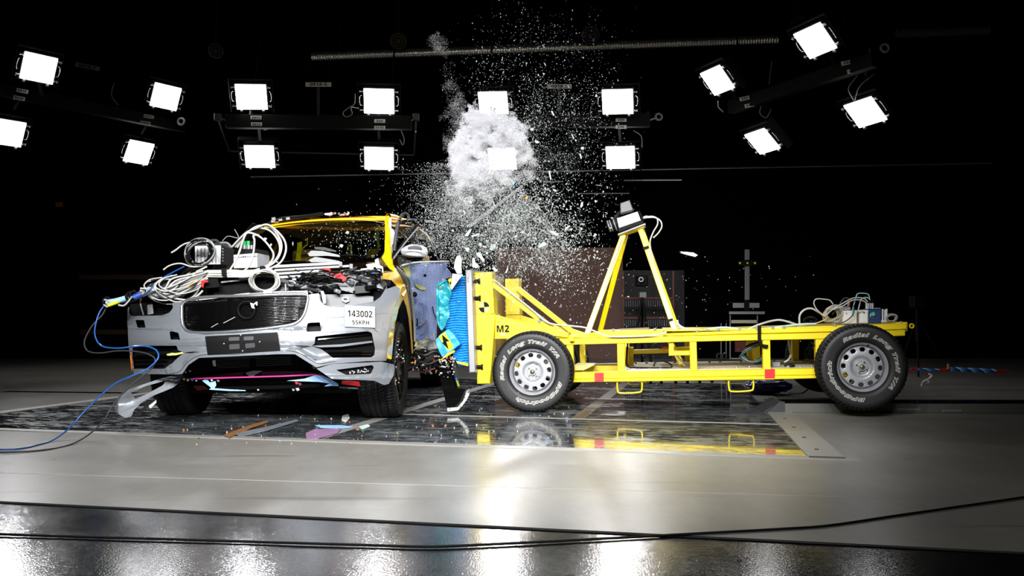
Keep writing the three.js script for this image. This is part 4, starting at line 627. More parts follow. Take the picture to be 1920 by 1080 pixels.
  for (const l of [[[429, 632.5], [449, 631.5], [449, 638.5], [429, 639.5]], [[457, 631], [475.5, 630.5], [475.5, 637.5], [457, 638.5]], [[430, 645.5], [449, 644.5], [449.5, 654], [430, 655.5]], [[460, 644], [478, 643], [478, 651.5], [460, 653]]]) np('plate_pocket', l, -.046, M.greyDark, { parent: ph, t: .006 });
  for (const [x, y] of [[420, 644.5], [487, 641], [451.5, 628.5], [455, 658]]) { const c = onNose(-.044)(x, y, 0); P('screw', new THREE.SphereGeometry(.006, 8, 6).translate(c.x, c.y, c.z), M.alu, ph); }
  // fog lamp bays
  const bayL = np('air_intake', fogL, .045, M.dark, { t: .01 }), bayR = np('air_intake', fogR, .045, M.dark, { t: .01 });
  np('intake_bar', [[249, 665.5], [334, 663.5], [333, 668], [249, 669.5]], .01, M.gloss, { parent: bayL, t: .02 }); np('torn_strip', [[312, 664], [322, 661.5], [330, 662], [342, 660], [345, 662.5], [330, 666], [314, 667]], -.004, std(0xb8b86a), { parent: bayL, r: 0 });
  for (const y of [654, 676, 684]) np('intake_slat', [[251, y], [325 - (y > 670 ? y - 665 : 0), y - 1], [325 - (y > 670 ? y - 665 : 0), y + 2], [251, y + 3]], .03, M.gloss, { parent: bayL, t: .01 });
  np('bay_rim', [[250, 691.5], [300, 691.5], [309, 691], [320, 682], [322, 684], [310, 694], [252, 694.5]], -.003, M.silver, { parent: bayL, r: 1 });
  np('intake_bar', [[584, 648.5], [640, 645.5], [697, 639], [699, 642], [640, 650], [600, 651]], -.002, M.silver, { parent: bayR, r: 0 });
  for (const y of [635, 659, 664]) np('intake_slat', [[y > 650 ? 614 : 596, y], [698, y - 9 * (y < 650)], [698, y - 9 * (y < 650) + 2], [y > 650 ? 617 : 596, y + 2.5]], .025, M.gloss, { parent: bayR, t: .01 });
  // side marker, lower trim: loose on one side, in place on the other
  P('side_marker', panel([[243.5, 667], [246, 665], [248.5, 692], [246.5, 697]], onNose(-.008), { t: .01, max: 8 }), M.orange, car, 'orange side marker');
  np('lower_trim', [[593, 691], [600, 689.5], [622, 682.5], [690, 679.5], [715.5, 678], [739, 683.5], [740, 692], [738, 704], [729, 720], [720, 722], [702, 714], [678, 712.5], [650, 712], [622, 710.5]], -.035, M.silver, { t: .02, max: 6, holes: [[[630, 693.5], [698, 684.5], [701, 689], [695, 701], [649, 703]]], rel: (x, y) => .03 * sst(712, 690, Math.abs(y - 697) < 9 ? 712 : 690) * 0 - .02 * sst(702, 708, y) });
  np('trim_mesh', [[628, 692], [699, 683], [702, 689], [696, 702], [648, 704]], .0, M.black, { t: .01 });
  for (let k = 0; k < 26; k++) { const r = rng(k + 70), x = 655 + r() * 38, y = 702 - (x - 655) * .32 * r() - r() * 5; const c = onNose(-.004)(x, y, 0); P('glass_crumb', new THREE.TetrahedronGeometry(.004 + r() * .004).translate(c.x, c.y, c.z), M.white, car); }
  const loose = (px, py, e) => at(px, py, 5.86 + (px - 213) * .0010 + (770 - py) * .0018 + e - .05 * sst(760, 735, py) * sst(260, 230, px) + .05 * sst(222, 213, px));
  const lt = P('loose_trim', panel([[342, 701.5], [307, 708], [273, 719], [240, 731], [227, 743], [213.5, 762], [217, 773], [235.5, 784], [247, 780], [251, 769], [264, 756], [287, 742], [324, 727], [335.5, 718], [343, 704]], loose, { t: .03, max: 5, r: 3, holes: [[[245.5, 736], [273, 724], [311, 713.5], [306, 722], [273, 740], [253, 747.5]]] }), M.silver, car, 'silver lower trim torn loose and hanging down');
  P('trim_clip', panel([[253, 774], [262, 770], [275, 757], [291, 747], [294, 751], [283, 760], [268, 771], [256, 782]], loose, { t: .02, max: 8 }), M.black, lt); P('foam_scrap', panel([[279, 761], [293, 750], [293, 755], [282, 766]], (x, y, e) => loose(x, y, e - .01), { t: .01 }), M.white, lt);
  // underside front
  bp('lower_grille', [[372, 672], [440, 669], [552, 665], [592, 690], [600, 705], [350, 712], [345, 700]], .36, .05, M.dark);
  for (let k = 0; k < 5; k++) { bp('cooling_slat', [[406, 675.5 + k * 3.4], [468, 672 + k * 3.5], [468, 673.2 + k * 3.5], [406, 676.8 + k * 3.4]], .33, .02, M.greyDark, { r: 0 }); bp('cooling_slat', [[480, 671.5 + k * 3.5], [546, 669 + k * 3.2], [546, 670.2 + k * 3.2], [480, 672.8 + k * 3.5]], .33, .02, M.greyDark, { r: 0 }); }
  bp('white_clip', [[398, 676], [404, 675], [405, 686], [402, 688], [399, 684]], .31, .02, M.white);
  bp('under_beam', [[362, 708], [420, 701], [456, 697.5], [456, 706], [362, 711]], .34, .05, M.maroon); bp('under_beam', [[490, 697], [560, 696], [596, 699], [595, 702], [490, 706]], .34, .05, M.maroon);
  bp('pink_tape', [[350, 709], [440, 706.5], [530, 704], [602, 700.5], [602, 703], [530, 706.5], [440, 709], [350, 712]], .30, .02, M.magenta, { r: 0, label: 'bright pink tape edge' });
  bp('under_tray', [[380, 711], [600, 705], [600, 726], [520, 729], [440, 731], [400, 728]], .45, 1.6, M.dark);
  for (const l of [[[379, 714], [384, 712], [389.6, 712.5], [393, 717], [399, 716], [404, 714.5], [405.5, 722], [402, 728], [430, 730], [460, 731.5], [461, 733], [430, 733], [392, 730.5], [396, 727]], [[537.5, 714], [571, 710], [591.7, 703], [604, 703.7], [618, 710], [633, 719], [635, 724], [622, 723.5], [608, 724.6], [618, 719], [598, 716], [570, 715]]]) bp('blue_film', l, .26, .006, M.paleBlue, { r: 0, max: 6, label: 'torn pale blue film hanging from the underside' });
  bp('red_bracket', [[640.6, 714], [660, 714], [675, 716], [676, 724.6], [655, 722], [640.6, 720]], .5, .06, M.red); bp('white_rod', [[636, 725], [676, 727], [676, 730], [636, 728]], .55, .02, M.alu); bp('red_bracket', [[362, 724], [380, 722], [393, 730], [370, 732]], .5, .05, std(0x6a100c));
  for (const [x, y, m, s] of [[345, 711, M.white, 3], [352, 713, M.limeYellow, 2.5], [360, 712, M.blue, 3], [368, 714, M.white, 2], [397, 713, M.white, 2.6], [409, 714, M.grey, 3], [340, 703, M.greyDark, 3], [348, 698, M.white, 2], [356, 696, M.white, 2.4], [556, 718, M.red, 3.5], [562, 720, M.maroon, 4], [558, 730, std(0xb0a090), 4], [550, 731, M.grey, 3], [484, 731, M.white, 2], [445, 732, M.limeYellow, 2.4], [589, 689, std(0x8a7448), 4]]) bp('scrap', [[x - s, y - s * .5], [x + s * .4, y - s * .7], [x + s, y + s * .3], [x - s * .2, y + s * .8]], .27, .006, m, { r: 0 });
  bp('foil_scrap', [[460, 699], [475, 695], [492, 695.5], [480, 702], [474, 706], [466, 705]], .31, .01, M.steel, { r: 0 });
  // floor pan and engine bay walls
  const slabC = (name, x0, x1, y0, y1, z0, z1, m, r = .03) => mesh(name, new RoundedBoxGeometry(x1 - x0, y1 - y0, z1 - z0, 2, r).translate((x0 + x1) / 2, (y0 + y1) / 2, -(z0 + z1) / 2), m, car);   // the car's own axes
  slabC('floor_pan', -.72, .70, .22, .36, 1.2, 4.7, M.dark); slabC('subframe', -.6, .6, .2, .34, .55, 1.3, M.dark); slabC('engine_block', -.5, .45, .34, .80, .45, 1.2, M.dark, .05); slabC('inner_wing', -.86, -.62, .45, .82, .5, 1.4, M.dark); slabC('inner_wing', .6, .80, .45, .84, .55, 1.4, M.dark); slabC('firewall', -.8, .8, .35, 1.06, 1.38, 1.5, M.black); slabC('scuttle', -.78, .78, .98, 1.1, 1.2, 1.45, M.black);
  // cabin: dash, seats, bracket, body shell
  slabC('dashboard', -.72, .72, .75, 1.14, 1.55, 2.0, std(0x8a7a58, { roughness: .8 }), .08); slabC('cabin_floor', -.7, .7, .36, .42, 1.5, 4.6, std(0x6a5c40)); slabC('rear_bulkhead', -.68, .68, .4, 1.45, 4.2, 4.3, std(0xa88c62, { roughness: .9 }));
  for (const x of [-.37, .37]) { const sm = std(0xb49a6c, { roughness: .85 }); slabC('seat_back', x - .25, x + .25, .55, 1.2, 2.75, 2.92, sm, .07); slabC('seat_cushion', x - .26, x + .26, .5, .66, 2.2, 2.75, sm, .06); slabC('headrest', x - .13, x + .13, 1.24, 1.42, 2.8, 2.92, sm, .05); }
  { const a = carP(.37, 1.04, 2.1), nrm = CB.clone().negate().applyAxisAngle(CL, .45); P('steering_wheel', merge([new THREE.TorusGeometry(.18, .015, 8, 28), rod(V(-.17, 0, 0), V(.17, 0, 0), .014), rod(V(0, 0, 0), V(0, -.17, 0), .014)]).applyMatrix4(new THREE.Matrix4().makeRotationX(-.5).setPosition(a)), M.black); }
  bp('yellow_bracket', [[557.5, 455], [566, 453], [566.5, 468], [564.5, 472], [563.5, 489], [554, 489.5], [557, 470]], 1.66, .03, std(0xd8dc10), { r: 0, max: 8, label: 'yellow angled bracket behind the windscreen' }); bp('yellow_bracket', [[564, 467], [575.5, 457], [575.5, 447], [577, 447], [577.5, 458.5], [566, 469]], 1.7, .02, std(0xb8bc10), { r: 0 }); bp('bracket_plate', [[566, 453], [575, 446], [575, 457], [566, 467]], 1.72, .01, M.black, { r: 0 });
  bp('sensor_mount', [[649.5, 458], [655, 458], [655, 477], [649.5, 477]], 1.7, .04, M.black); for (const y of [461, 467, 473]) bp('sensor_screw', [[650.5, y], [653, y], [653, y + 3], [650.5, y + 3]], 1.69, .01, M.white); bp('pale_post', [[656, 459], [660, 459], [660, 478], [656, 478]], 1.75, .03, std(0x8aa898));
  P('dash_wire', tube([[626, 480], [640, 471], [652, 460]].map(([x, y]) => onBack(1.65)(x, y, 0)), .004), M.black);
  { // windscreen
    const ws = (px, py, e) => solve(px, py, (x, y, z) => z - (1.30 + (y - 1.22) * 1.97 + .1 * (x / .75) ** 2) - e);
    const outl = [[500, 429], [569, 420.5], [658, 416], [721.5, 413.5], [721, 470], [713, 484.5], [702, 491], [604, 495.5], [524, 498], [446, 500], [470, 462]], inn = [[507, 433.5], [569, 426], [658, 420.5], [706, 418.5], [711.5, 422], [712.5, 466], [709, 474], [700, 481.5], [640, 486], [540, 489.5], [462, 493], [480, 462]];
    P('windscreen_border', panel(outl, ws, { t: .004, max: 12, r: 1, holes: [inn] }), phy(0x030303, { roughness: .03 }), car, 'black printed windscreen border');
    P('windscreen', panel(inn, (x, y, e) => ws(x, y, e + .001), { t: .0, max: 14, r: 4 }), new THREE.MeshPhysicalMaterial({ color: 0xb9b892, transmission: 1, thickness: 0, roughness: .03, ior: 1.5, specularIntensity: .5, side: THREE.DoubleSide }), car);
    P('airbag_edge', panel([[706, 421], [708.5, 419.5], [711, 422], [711.5, 464], [709, 471], [707, 470], [707, 458], [705.5, 450], [703, 440], [704, 432]], (x, y, e) => ws(x, y, e + .03), { t: .02, max: 6, r: 2 }), std(0x76907e, { roughness: .6 }));
    P('wiper', tube([[636, 480], [655, 477.5], [668, 478.5], [680, 484]].map(([x, y]) => ws(x, y, -.02)), .006), M.black);
    for (const [x, y, w, h] of [[651.5, 436, 4, 3.4], [640, 461, 4, 3.6], [662.5, 415, 3.5, 2], [508, 459, 2.2, 3], [549, 457, 1.2, 4], [497, 448, 4, 3]]) P('paper_chip', panel([[x - w, y + h * .2], [x - w * .2, y - h], [x + w, y - h * .4], [x + w * .3, y + h]], (a, b, e) => ws(a, b, e - .02), { t: .003 }), M.white);
    const q = rng(44); for (let i = 0; i < 110; i++) { const t = Math.pow(q(), .6), x = 565 + t * 140, y = 428 + q() * 52; const c = ws(x, y, -.008), s = .002 + q() * .004; P('glass_crumb', new THREE.TetrahedronGeometry(s).rotateX(q() * 6).rotateY(q() * 6).translate(c.x, c.y, c.z), M.glassBit); }
    // roof
    const rp = [], ri = []; const NU = 22, NV = 16;
    for (let i = 0; i <= NU; i++) for (let j = 0; j <= NV; j++) { const u = -.64 + 1.28 * i / NU, t = j / NV, v = 2.06 + t * 2.5; const y = 1.615 + u * .05 + .03 * (1 - (u / .64) ** 2) + .105 * Math.sin(Math.min(1, t * 1.7) * Math.PI / 2) - .12 * Math.max(0, t - .6) - .05 * Math.pow(Math.abs(u / .64), 5); const p = carP(u * (1 + .06 * Math.min(1, t * 2)), y, v - .06 * (1 - (u / .64) ** 2)); rp.push(p.x, p.y, p.z); }
    for (let i = 0; i < NU; i++) for (let j = 0; j < NV; j++) { const a = i * (NV + 1) + j, b = a + 1, c = a + NV + 1, d = c + 1; ri.push(a, c, b, b, c, d); }
    const rg = new THREE.BufferGeometry(); rg.setAttribute('position', new THREE.Float32BufferAttribute(rp, 3)); rg.setIndex(ri); rg.computeVertexNormals(); worldUV(rg); P('roof', rg, M.carYellow);
    P('headliner', rg.clone().translate(0, -.035, 0), std(0xe6d8b0, { roughness: .95 }));
    P('roof_front_edge', tube([[497, 427], [540, 421], [587, 415.5], [613, 413.5], [658, 411.5], [700, 409.5], [724, 409.5]].map(([x, y]) => onBack(2.07)(x, y, 0)), .022, false, 8, 10), M.carYellow);
  }
  // yellow pillar, fender and arch
  P('pillar', panel([[721.5, 409], [724, 405.5], [728, 403.8], [731, 406], [730.5, 416], [732.5, 457], [734, 479], [737, 496], [748, 509], [758, 520], [752, 524], [738.5, 509], [730, 504], [724, 495], [715, 482.5], [721, 474], [722, 440]], (x, y, e) => solve(x, y, (a, b, z) => z - (1.15 + (b - 1.05) * 1.6) - e), { t: .05, max: 6, r: 2 }), M.carYellow, car, 'yellow windscreen pillar');
  P('roof_rail', tube([[728, 404.5], [740, 407], [752, 412], [760, 414]].map(([x, y], i) => onBack(2.1 + i * .35)(x, y, 0)), .025), M.carYellow); P('jamb_edge', tube([[731.5, 410], [731.5, 425], [732.8, 450], [734, 475], [734.5, 482]].map(([x, y]) => onBack(1.95)(x, y, 0)), .012), M.white);
  P('fender', panel([[710.5, 524], [716, 513.5], [738, 509.3], [741, 503], [752, 520], [760, 536], [762, 546], [757, 556], [749.6, 549], [747, 543], [742, 534], [734, 525], [722, 523.5]], (x, y, e) => at(x, y, 6.25 + (x - 720) * .012 + (530 - y) * .012 + e), { t: .04, max: 6, r: 1.5 }), M.carYellow, car, 'yellow front fender stub');
  P('wheel_arch', panel([[749.6, 547], [754, 537], [760, 536.7], [764, 550], [768, 575], [771, 595], [773, 630], [775, 663], [772, 663], [769.5, 630], [766, 596], [762, 576], [756.5, 561], [751.5, 570], [747.5, 580], [741.5, 605], [738, 632], [734.5, 673.5], [725.3, 672.5], [729, 635], [732, 605], [737, 583], [742, 566]], (x, y, e) => onSide(.955)(x, y, e * .4), { t: .06, max: 5, r: 1 }), M.carYellow, car, 'yellow wheel-arch edge');
  P('arch_liner', panel([[752, 545], [762, 555], [770, 600], [773, 660], [760, 660], [735, 672], [735, 620], [742, 575]], (x, y, e) => onSide(.70)(x, y, e), { t: .02, max: 10 }), M.dark);
  P('fender_gap', panel([[737, 497], [744, 503], [757, 516], [767, 528], [770, 545], [773, 570], [775, 600], [774, 604], [770, 590], [766, 556], [761, 537], [750, 516], [741, 503]], (x, y, e) => onSide(.93)(x, y, e), { t: .02, max: 6 }), M.greyDark); P('fender_gap', tube([[742, 500], [757, 514], [768, 527], [771, 545], [774.5, 575], [777, 605], [778, 640]].map(([x, y]) => onSide(.955)(x, y, 0)), .01), M.steel);
  // flank: powdery lilac door, crumpled inwards
  const doorMap = tex(512, 512, (x, y) => { const a = fbm(x * 6, y * 6, 2, 4), b = fbm(x * 70, y * 70, 5, 3), c = fbm(x * 3 + 4, y * 3, 9, 3); let r = .46 + a * .25 + b * .45, g = .55 + a * .2 + b * .42, bl = .78 + a * .12 + b * .25; if (c > .22 && y > .5) { r = .74; g = .76; bl = .44; } if (b > .2) r = g = bl = .88; if (b < -.3) { r = .4; g = .44; bl = .5; } return [r, g, bl]; }, true, [1.1, 1.1]);
  M.door = std(0xffffff, { map: doorMap, roughness: .55 });
  const dent = (x, y) => .10 * sst(790, 830, x) + .035 * fbm(x * .05, y * .035, 3, 3);
  const door = P('door', panel([[752, 499], [779, 493], [842, 490.5], [836, 499], [846, 512], [847, 535], [842, 548], [838, 570], [830, 600], [829, 628], [820, 642], [802, 634], [786, 640], [777, 632], [775, 600], [772, 565], [767, 530]], (x, y, e) => onSide(.93, dent)(x, y, e), { t: .03, max: 5 }), M.door, car, 'lilac-blue crumpled door dusted with paint chips');
  P('door_edge', tube([[752, 499], [765, 495], [780, 492.5], [810, 491], [841, 490]].map(([x, y]) => onSide(.94, dent)(x, y, 0)), .008), M.white, door);
  for (const l of [[[779, 532], [790, 535], [799, 540], [798, 544], [788, 543], [779, 537]], [[754, 502], [767, 498], [770, 512], [768, 520], [760, 512]]]) P('yellow_patch', panel(l, (x, y, e) => onSide(.938, dent)(x, y, e), { t: .004, max: 5, r: 1 }), std(0xb9bb52, { roughness: .7 }), door);
  for (const l of [[[811, 575], [814, 588], [818, 596], [820, 598]], [[780, 609], [786, 612], [799, 601]], [[782, 597], [783, 609]]]) P('dark_scratch', tube(l.map(([x, y]) => onSide(.945, dent)(x, y, 0)), .005), M.black, door);
  { const c = onSide(.945, dent)(777.5, 552, 0); P('door_stud', new THREE.SphereGeometry(.022, 12, 8).translate(c.x, c.y, c.z), M.black, door); const k = onSide(.945, dent)(797, 516.5, 0); P('door_stud', new THREE.SphereGeometry(.014, 10, 8).translate(k.x, k.y, k.z), M.black, door); }
  const sill = P('sill', panel([[777, 634], [786, 640], [803, 633], [815, 641], [822, 640], [819, 654], [806, 657], [790, 652], [779, 656]], (x, y, e) => onSide(.94, (a, b) => .03 * fbm(a * .1, b * .1, 7, 3))(x, y, e), { t: .03, max: 5 }), std(0xb9bab4, { roughness: .7 }), car, 'crushed pale sill');
  P('sill_under', panel([[774, 655], [790, 653], [806, 657], [819, 654], [826, 668], [838, 680], [828, 700], [800, 702], [772, 690]], (x, y, e) => onSide(.80, (a, b) => .08 * fbm(a * .12, b * .12, 2, 3))(x, y, e), { t: .05, max: 5 }), M.dark);
  { const q = rng(91); for (let i = 0; i < 90; i++) { const x = 772 + q() * 62, y = 640 + q() * 62, c = onSide(.9 + q() * .08)(x, y, 0), s = .006 + q() * .016; const m = [M.black, M.black, M.white, M.orange, M.grey, M.glassBit, std(0xb9a24a), M.greyDark][Math.floor(q() * 8)]; P('scrap', new THREE.TetrahedronGeometry(s).scale(1.6, .8, .5).rotateX(q() * 6).rotateZ(q() * 6).translate(c.x, c.y, c.z), m); } 
    for (const l of [[[775, 662], [795, 668], [815, 660], [832, 668]], [[775, 676], [800, 684], [820, 676]]]) P('broken_rod', tube(l.map(([x, y]) => onSide(.95)(x, y, 0)), .014), M.black);
    P('red_wire', tube([[771, 693], [785, 697], [795, 697.5], [806, 694], [815, 691]].map(([x, y]) => onSide(.9)(x, y, 0)), .006), M.red); }
  // shattered door window frame and mirror
  const wf = (d) => (x, y, e) => at(x, y, d + (x - 735) * .006 + e);
  const fr = P('window_frame', panel([[734, 484], [747, 414], [766, 411], [782, 416.5], [784.5, 422], [742, 482], [737, 487]], wf(7.0), { t: .04, max: 8, r: 1, holes: [[[742, 470], [750, 420], [768, 416], [777, 420], [776, 425]]] }), M.black, car, 'bent black door window frame');
  P('chrome_strip', tube([[737.5, 485], [760, 455], [784.5, 426]].map(([x, y]) => wf(6.96)(x, y, 0)), .007), M.alu, fr); P('frame_bar', tube([[746.5, 416], [743, 440], [739, 470]].map(([x, y]) => wf(6.98)(x, y, 0)), .014), M.greyDark, fr); P('frame_cap', tube([[748, 414], [754, 403], [760, 400], [765, 404], [767, 411], [778, 413], [784, 419]].map(([x, y]) => wf(6.98)(x, y, 0)), .012), M.greyDark, fr); P('trim_wire', tube([[786, 430], [793, 434], [800, 441], [807, 451]].map(([x, y]) => wf(6.98)(x, y, 0)), .006), M.whiteCable, fr);
  P('airbag', panel([[733, 428], [738, 430], [740.5, 436], [737, 458], [734.5, 460]], wf(7.3), { t: .05, max: 6, r: 2 }), M.white, car, 'white curtain airbag edge');
  { const c = at(777, 473, 6.75), g = new THREE.SphereGeometry(1, 36, 24); const p = g.attributes.position; for (let i = 0; i < p.count; i++) { let x = p.getX(i), y = p.getY(i), z = p.getZ(i); if (y < -.55) y = -.55; x = Math.sign(x) * Math.pow(Math.abs(x), .8); p.setXYZ(i, x * .105, y * .062 * (1 - .25 * (x < 0 ? -x : 0)), z * .07); } g.computeVertexNormals();
    const mi = P('mirror', g.rotateZ(-.06).translate(c.x, c.y, c.z), phy(0xb0b3b8, { metalness: .15, roughness: .35, clearcoat: .4 }), car, 'silver door mirror'); P('mirror_top', panel([[765, 463], [776, 460.5], [788, 462], [792, 467], [764, 466.5]], (x, y, e) => at(x, y, 6.672 + e), { t: .03, max: 8, r: 2 }), M.greyDark, mi); P('mirror_foot', panel([[745, 484], [762, 482.5], [796, 482.5], [790, 487], [765, 494], [748, 498]], (x, y, e) => at(x, y, 6.8 + e), { t: .06, max: 10, r: 2 }), M.black, mi); P('mirror_seam', tube([[754, 472], [775, 471.5], [790, 474], [799, 479]].map(([x, y]) => at(x, y, 6.672)), .002), M.greyDark, mi); }
  // body shell behind
  { const sec = (z, hw, yt) => [[-hw, .3], [-hw - .05, .5], [-hw - .04, .85], [-hw + .02, yt], [hw - .08, yt], [hw - .08, .85], [hw - .06, .5], [hw - .04, .3]].map(([x, y]) => carP(x, y, z));
    const S = [sec(1.5, .86, 1.08), sec(2.5, .88, 1.08), sec(3.5, .88, 1.09), sec(4.4, .86, 1.1), sec(4.95, .78, 1.05)], pos = []; const n = 8, idx = []; S.forEach((s) => s.forEach((p) => pos.push(p.x, p.y, p.z))); for (let k = 0; k < S.length - 1; k++) for (let j = 0; j < n; j++) { if (j === 3) continue; const a = k * n + j, b = k * n + (j + 1) % n, c = a + n, d = b + n; idx.push(a, b, c, c, b, d); } for (let j = 1; j < n - 1; j++) idx.push(32, 32 + j, 32 + j + 1);
    const g = new THREE.BufferGeometry(); g.setAttribute('position', new THREE.Float32BufferAttribute(pos, 3)); g.setIndex(idx); const h = BGU.toCreasedNormals(g, .5); P('body_shell', worldUV(h), std(0x2a2010, { roughness: .6, side: THREE.DoubleSide }));  // shell coloured dark instead of yellow, painting in the arch darkness
    const pil = (x, z0, z1, x1) => P('side_pillar', bar(carP(x, 1.06, z0), carP(x1, 1.62, z1), .08, .06, CB), M.carYellow);
    P('side_pillar', bar(carP(-.80, 1.06, 1.45), carP(-.64, 1.58, 2.15), .07, .05, CB), M.black); pil(-.86, 3.0, 3.05, -.68); P('side_pillar', bar(carP(.80, 1.06, 3.0), carP(.66, 1.6, 3.05), .08, .06, CB), M.black); pil(-.84, 4.85, 4.5, -.66); P('side_pillar', bar(carP(.76, 1.06, 4.85), carP(.66, 1.6, 4.5), .08, .06, CB), M.black);  // black pillars belong to the yellow body, darkness painted into their colour
    const gl = (a, b, c, d) => { const q = new THREE.BufferGeometry(); q.setAttribute('position', new THREE.Float32BufferAttribute([a, b, c, a, c, d].flatMap((p) => [p.x, p.y, p.z]), 3)); q.computeVertexNormals(); return worldUV(q); };
    const dg = phy(0x0a0b0a, { roughness: .08, side: THREE.DoubleSide }); P('side_window', gl(carP(-.87, 1.07, 1.55), carP(-.88, 1.07, 4.7), carP(-.67, 1.6, 4.4), carP(-.66, 1.6, 2.3)), dg); P('rear_window', gl(carP(-.8, 1.05, 4.95), carP(.75, 1.05, 4.95), carP(.64, 1.6, 4.5), carP(-.64, 1.6, 4.5)), dg);
  }
  // black broken trim standing beside the wheel is a thing of its own; wheels follow
  const R = .362, W = .272, gro = (i, z, r) => { const az = Math.abs(z); if (r < R * .95) return 0; return [.09, .25].some((c) => Math.abs(az - c) < .022) ? .009 : Math.abs(az - .37) < .012 && 0 ? 0 : az > .27 && i % 4 === 0 ? .006 : az < .22 && (i + Math.round(z * 14 + 40)) % 4 === 0 ? .005 : 0; };
  const proto = new THREE.Mesh(hall.tyreGeo(R, W, hall.tread(R, W).map(([r, z]) => [Math.max(r, r < R * .95 ? R * (.70 + (r / R - .62) * .9) : r), z]), 320, gro), M.rubber); proto.name = 'wheel'; proto.castShadow = proto.receiveShadow = true;
  { const bx = phy(0x060606, { roughness: .25, clearcoat: .5 }); mesh('rim', merge([new THREE.LatheGeometry([[.24, -.12], [.235, .07], [.25, .1], [.262, .112], [.262, .12], [.245, .112]].map(([r, z]) => new THREE.Vector2(r, z)), 56).rotateX(Math.PI / 2)]), bx, proto);
    for (let k = 0; k < 10; k++) { const a = k / 10 * Math.PI * 2; mesh('spoke', bar(V(Math.cos(a) * .04, Math.sin(a) * .04, .07), V(Math.cos(a) * .25, Math.sin(a) * .25, .105), .03, .03, V(0, 0, 1)), bx, proto); }
    mesh('hub', new THREE.CylinderGeometry(.07, .075, .08, 24).rotateX(Math.PI / 2).translate(0, 0, .07), bx, proto); mesh('brake_disc', new THREE.CylinderGeometry(.18, .18, .03, 36).rotateX(Math.PI / 2).translate(0, 0, -.02), M.greyDark, proto); mesh('inner_cover', new THREE.CylinderGeometry(.24, .24, .01, 36).rotateX(Math.PI / 2).translate(0, 0, -.10), M.dark, proto); }
  const putW = (p, turn, rx) => { const w = proto.clone(); car.add(w); const q = car.worldToLocal(p.clone()); w.position.copy(q); w.rotation.order = 'YZX'; w.rotation.set(0, Math.PI / 2 + turn, rx); return w; };
  const oc = at(753.5, 690.5, 6.66), wr = putW(oc.clone().addScaledVector(CL, -W / 2), 0, .2); wr.position.y = .36;
  { const q = rng(17); for (let i = 0; i < 40; i++) { const a = q() * 6.3, r = .05 + q() * .2, s = .005 + q() * .006; mesh('glass_crumb', new THREE.TetrahedronGeometry(s).translate(Math.cos(a) * r, Math.sin(a) * r, .118 - (.25 - r) * .15), q() < .75 ? M.white : M.orange, wr); } }
  const wl = putW(carP(-.80, .36, .98), Math.PI + .04, .5); wl.rotation.x = 0; wl.position.y = .358;
  putW(carP(.80, .36, 3.85), 0, .4); putW(carP(-.80, .36, 3.85), Math.PI, .1);
  // parts standing open in the engine bay
  bp('slam_panel', [[343, 562], [400, 556], [468, 549], [468, 553], [400, 560], [343, 566]], .32, .05, M.white, { r: 0 }); bp('slam_panel', [[466, 550], [520, 546], [576, 545], [578, 552], [520, 551], [466, 554]], .30, .06, M.alu, { r: 0 }); bp('latch_box', [[494, 545], [510, 543], [510, 551], [494, 552]], .28, .05, M.white);
  for (const [a, b, w] of [[[515, 500], [637, 493.5], 5.5], [[515, 507], [655, 499], 4.5], [[516, 514], [604, 507.5], 4.5], [[518, 520.5], [646, 513.5], 5]]) { const m = .42 + .0; P('alu_profile', bar(onBack(m)(...a, 0), onBack(m + .02)(...b, 0), .03, w * .0037, V(0, 1, 0), .003), M.alu); }
  for (const [x, y] of [[638.5, 495.5], [658.5, 499.5]]) bp('profile_cap', [[x - 3, y - 5], [x + 3, y - 4.5], [x + 3, y + 4], [x - 3, y + 3.5]], .40, .03, M.grey, { r: 0 });
  const fo = std(0x8e8e8e, { roughness: .95 }); for (const l of [[[577.5, 475.5], [583, 470], [604, 470.5], [636, 478], [638, 482], [613, 479.5], [580, 480.5]], [[578.5, 487.5], [591, 481.5], [622, 486.5], [638, 490], [637, 492], [604, 491.5], [583, 491.5]]]) bp('foam_pad', l, .75, .25, fo, { r: 2, max: 6, label: 'grey foam pad' }); bp('pad_plate', [[589, 463], [608, 463.5], [631, 470], [630, 472.5], [606, 469], [591, 467]], .78, .2, M.greyDark, { r: 1 }); bp('pad_gap', [[582, 480.5], [612, 480], [637, 483], [636, 489], [592, 481.5]], .85, .2, M.black);
  bp('red_bracket', [[604.4, 502], [618, 502.5], [621, 510.5], [635.5, 509.5], [642, 515.5], [650.5, 521], [646.7, 526.7], [631, 531], [634.5, 522], [622, 516.7], [616.5, 506.7], [604.4, 505]], .36, .04, M.red, { r: 0, max: 8, label: 'red lacquered bracket' });
  bp('plastic_cover', [[633, 531], [658, 522], [686.7, 526.7], [694, 540], [664, 550], [640, 544]], .38, .15, M.grey, { max: 8 }); bp('control_box', [[664, 536.5], [693, 535], [694, 548], [665, 550.5]], .34, .1, M.greyDark); bp('radiator_panel', [[606, 552], [667, 551.5], [700, 556], [700, 570], [606, 575]], .40, .05, M.grey); bp('headlamp_bracket', [[601, 546], [606, 545], [611, 556], [611, 569], [606, 570], [604, 560]], .33, .04, M.alu); bp('lock_loop', [[641, 557], [654, 557], [655, 565], [648, 568], [641, 564]], .38, .02, M.alu, { holes: [[[644, 559.5], [651, 559.5], [651, 563.5], [645, 564]]] });
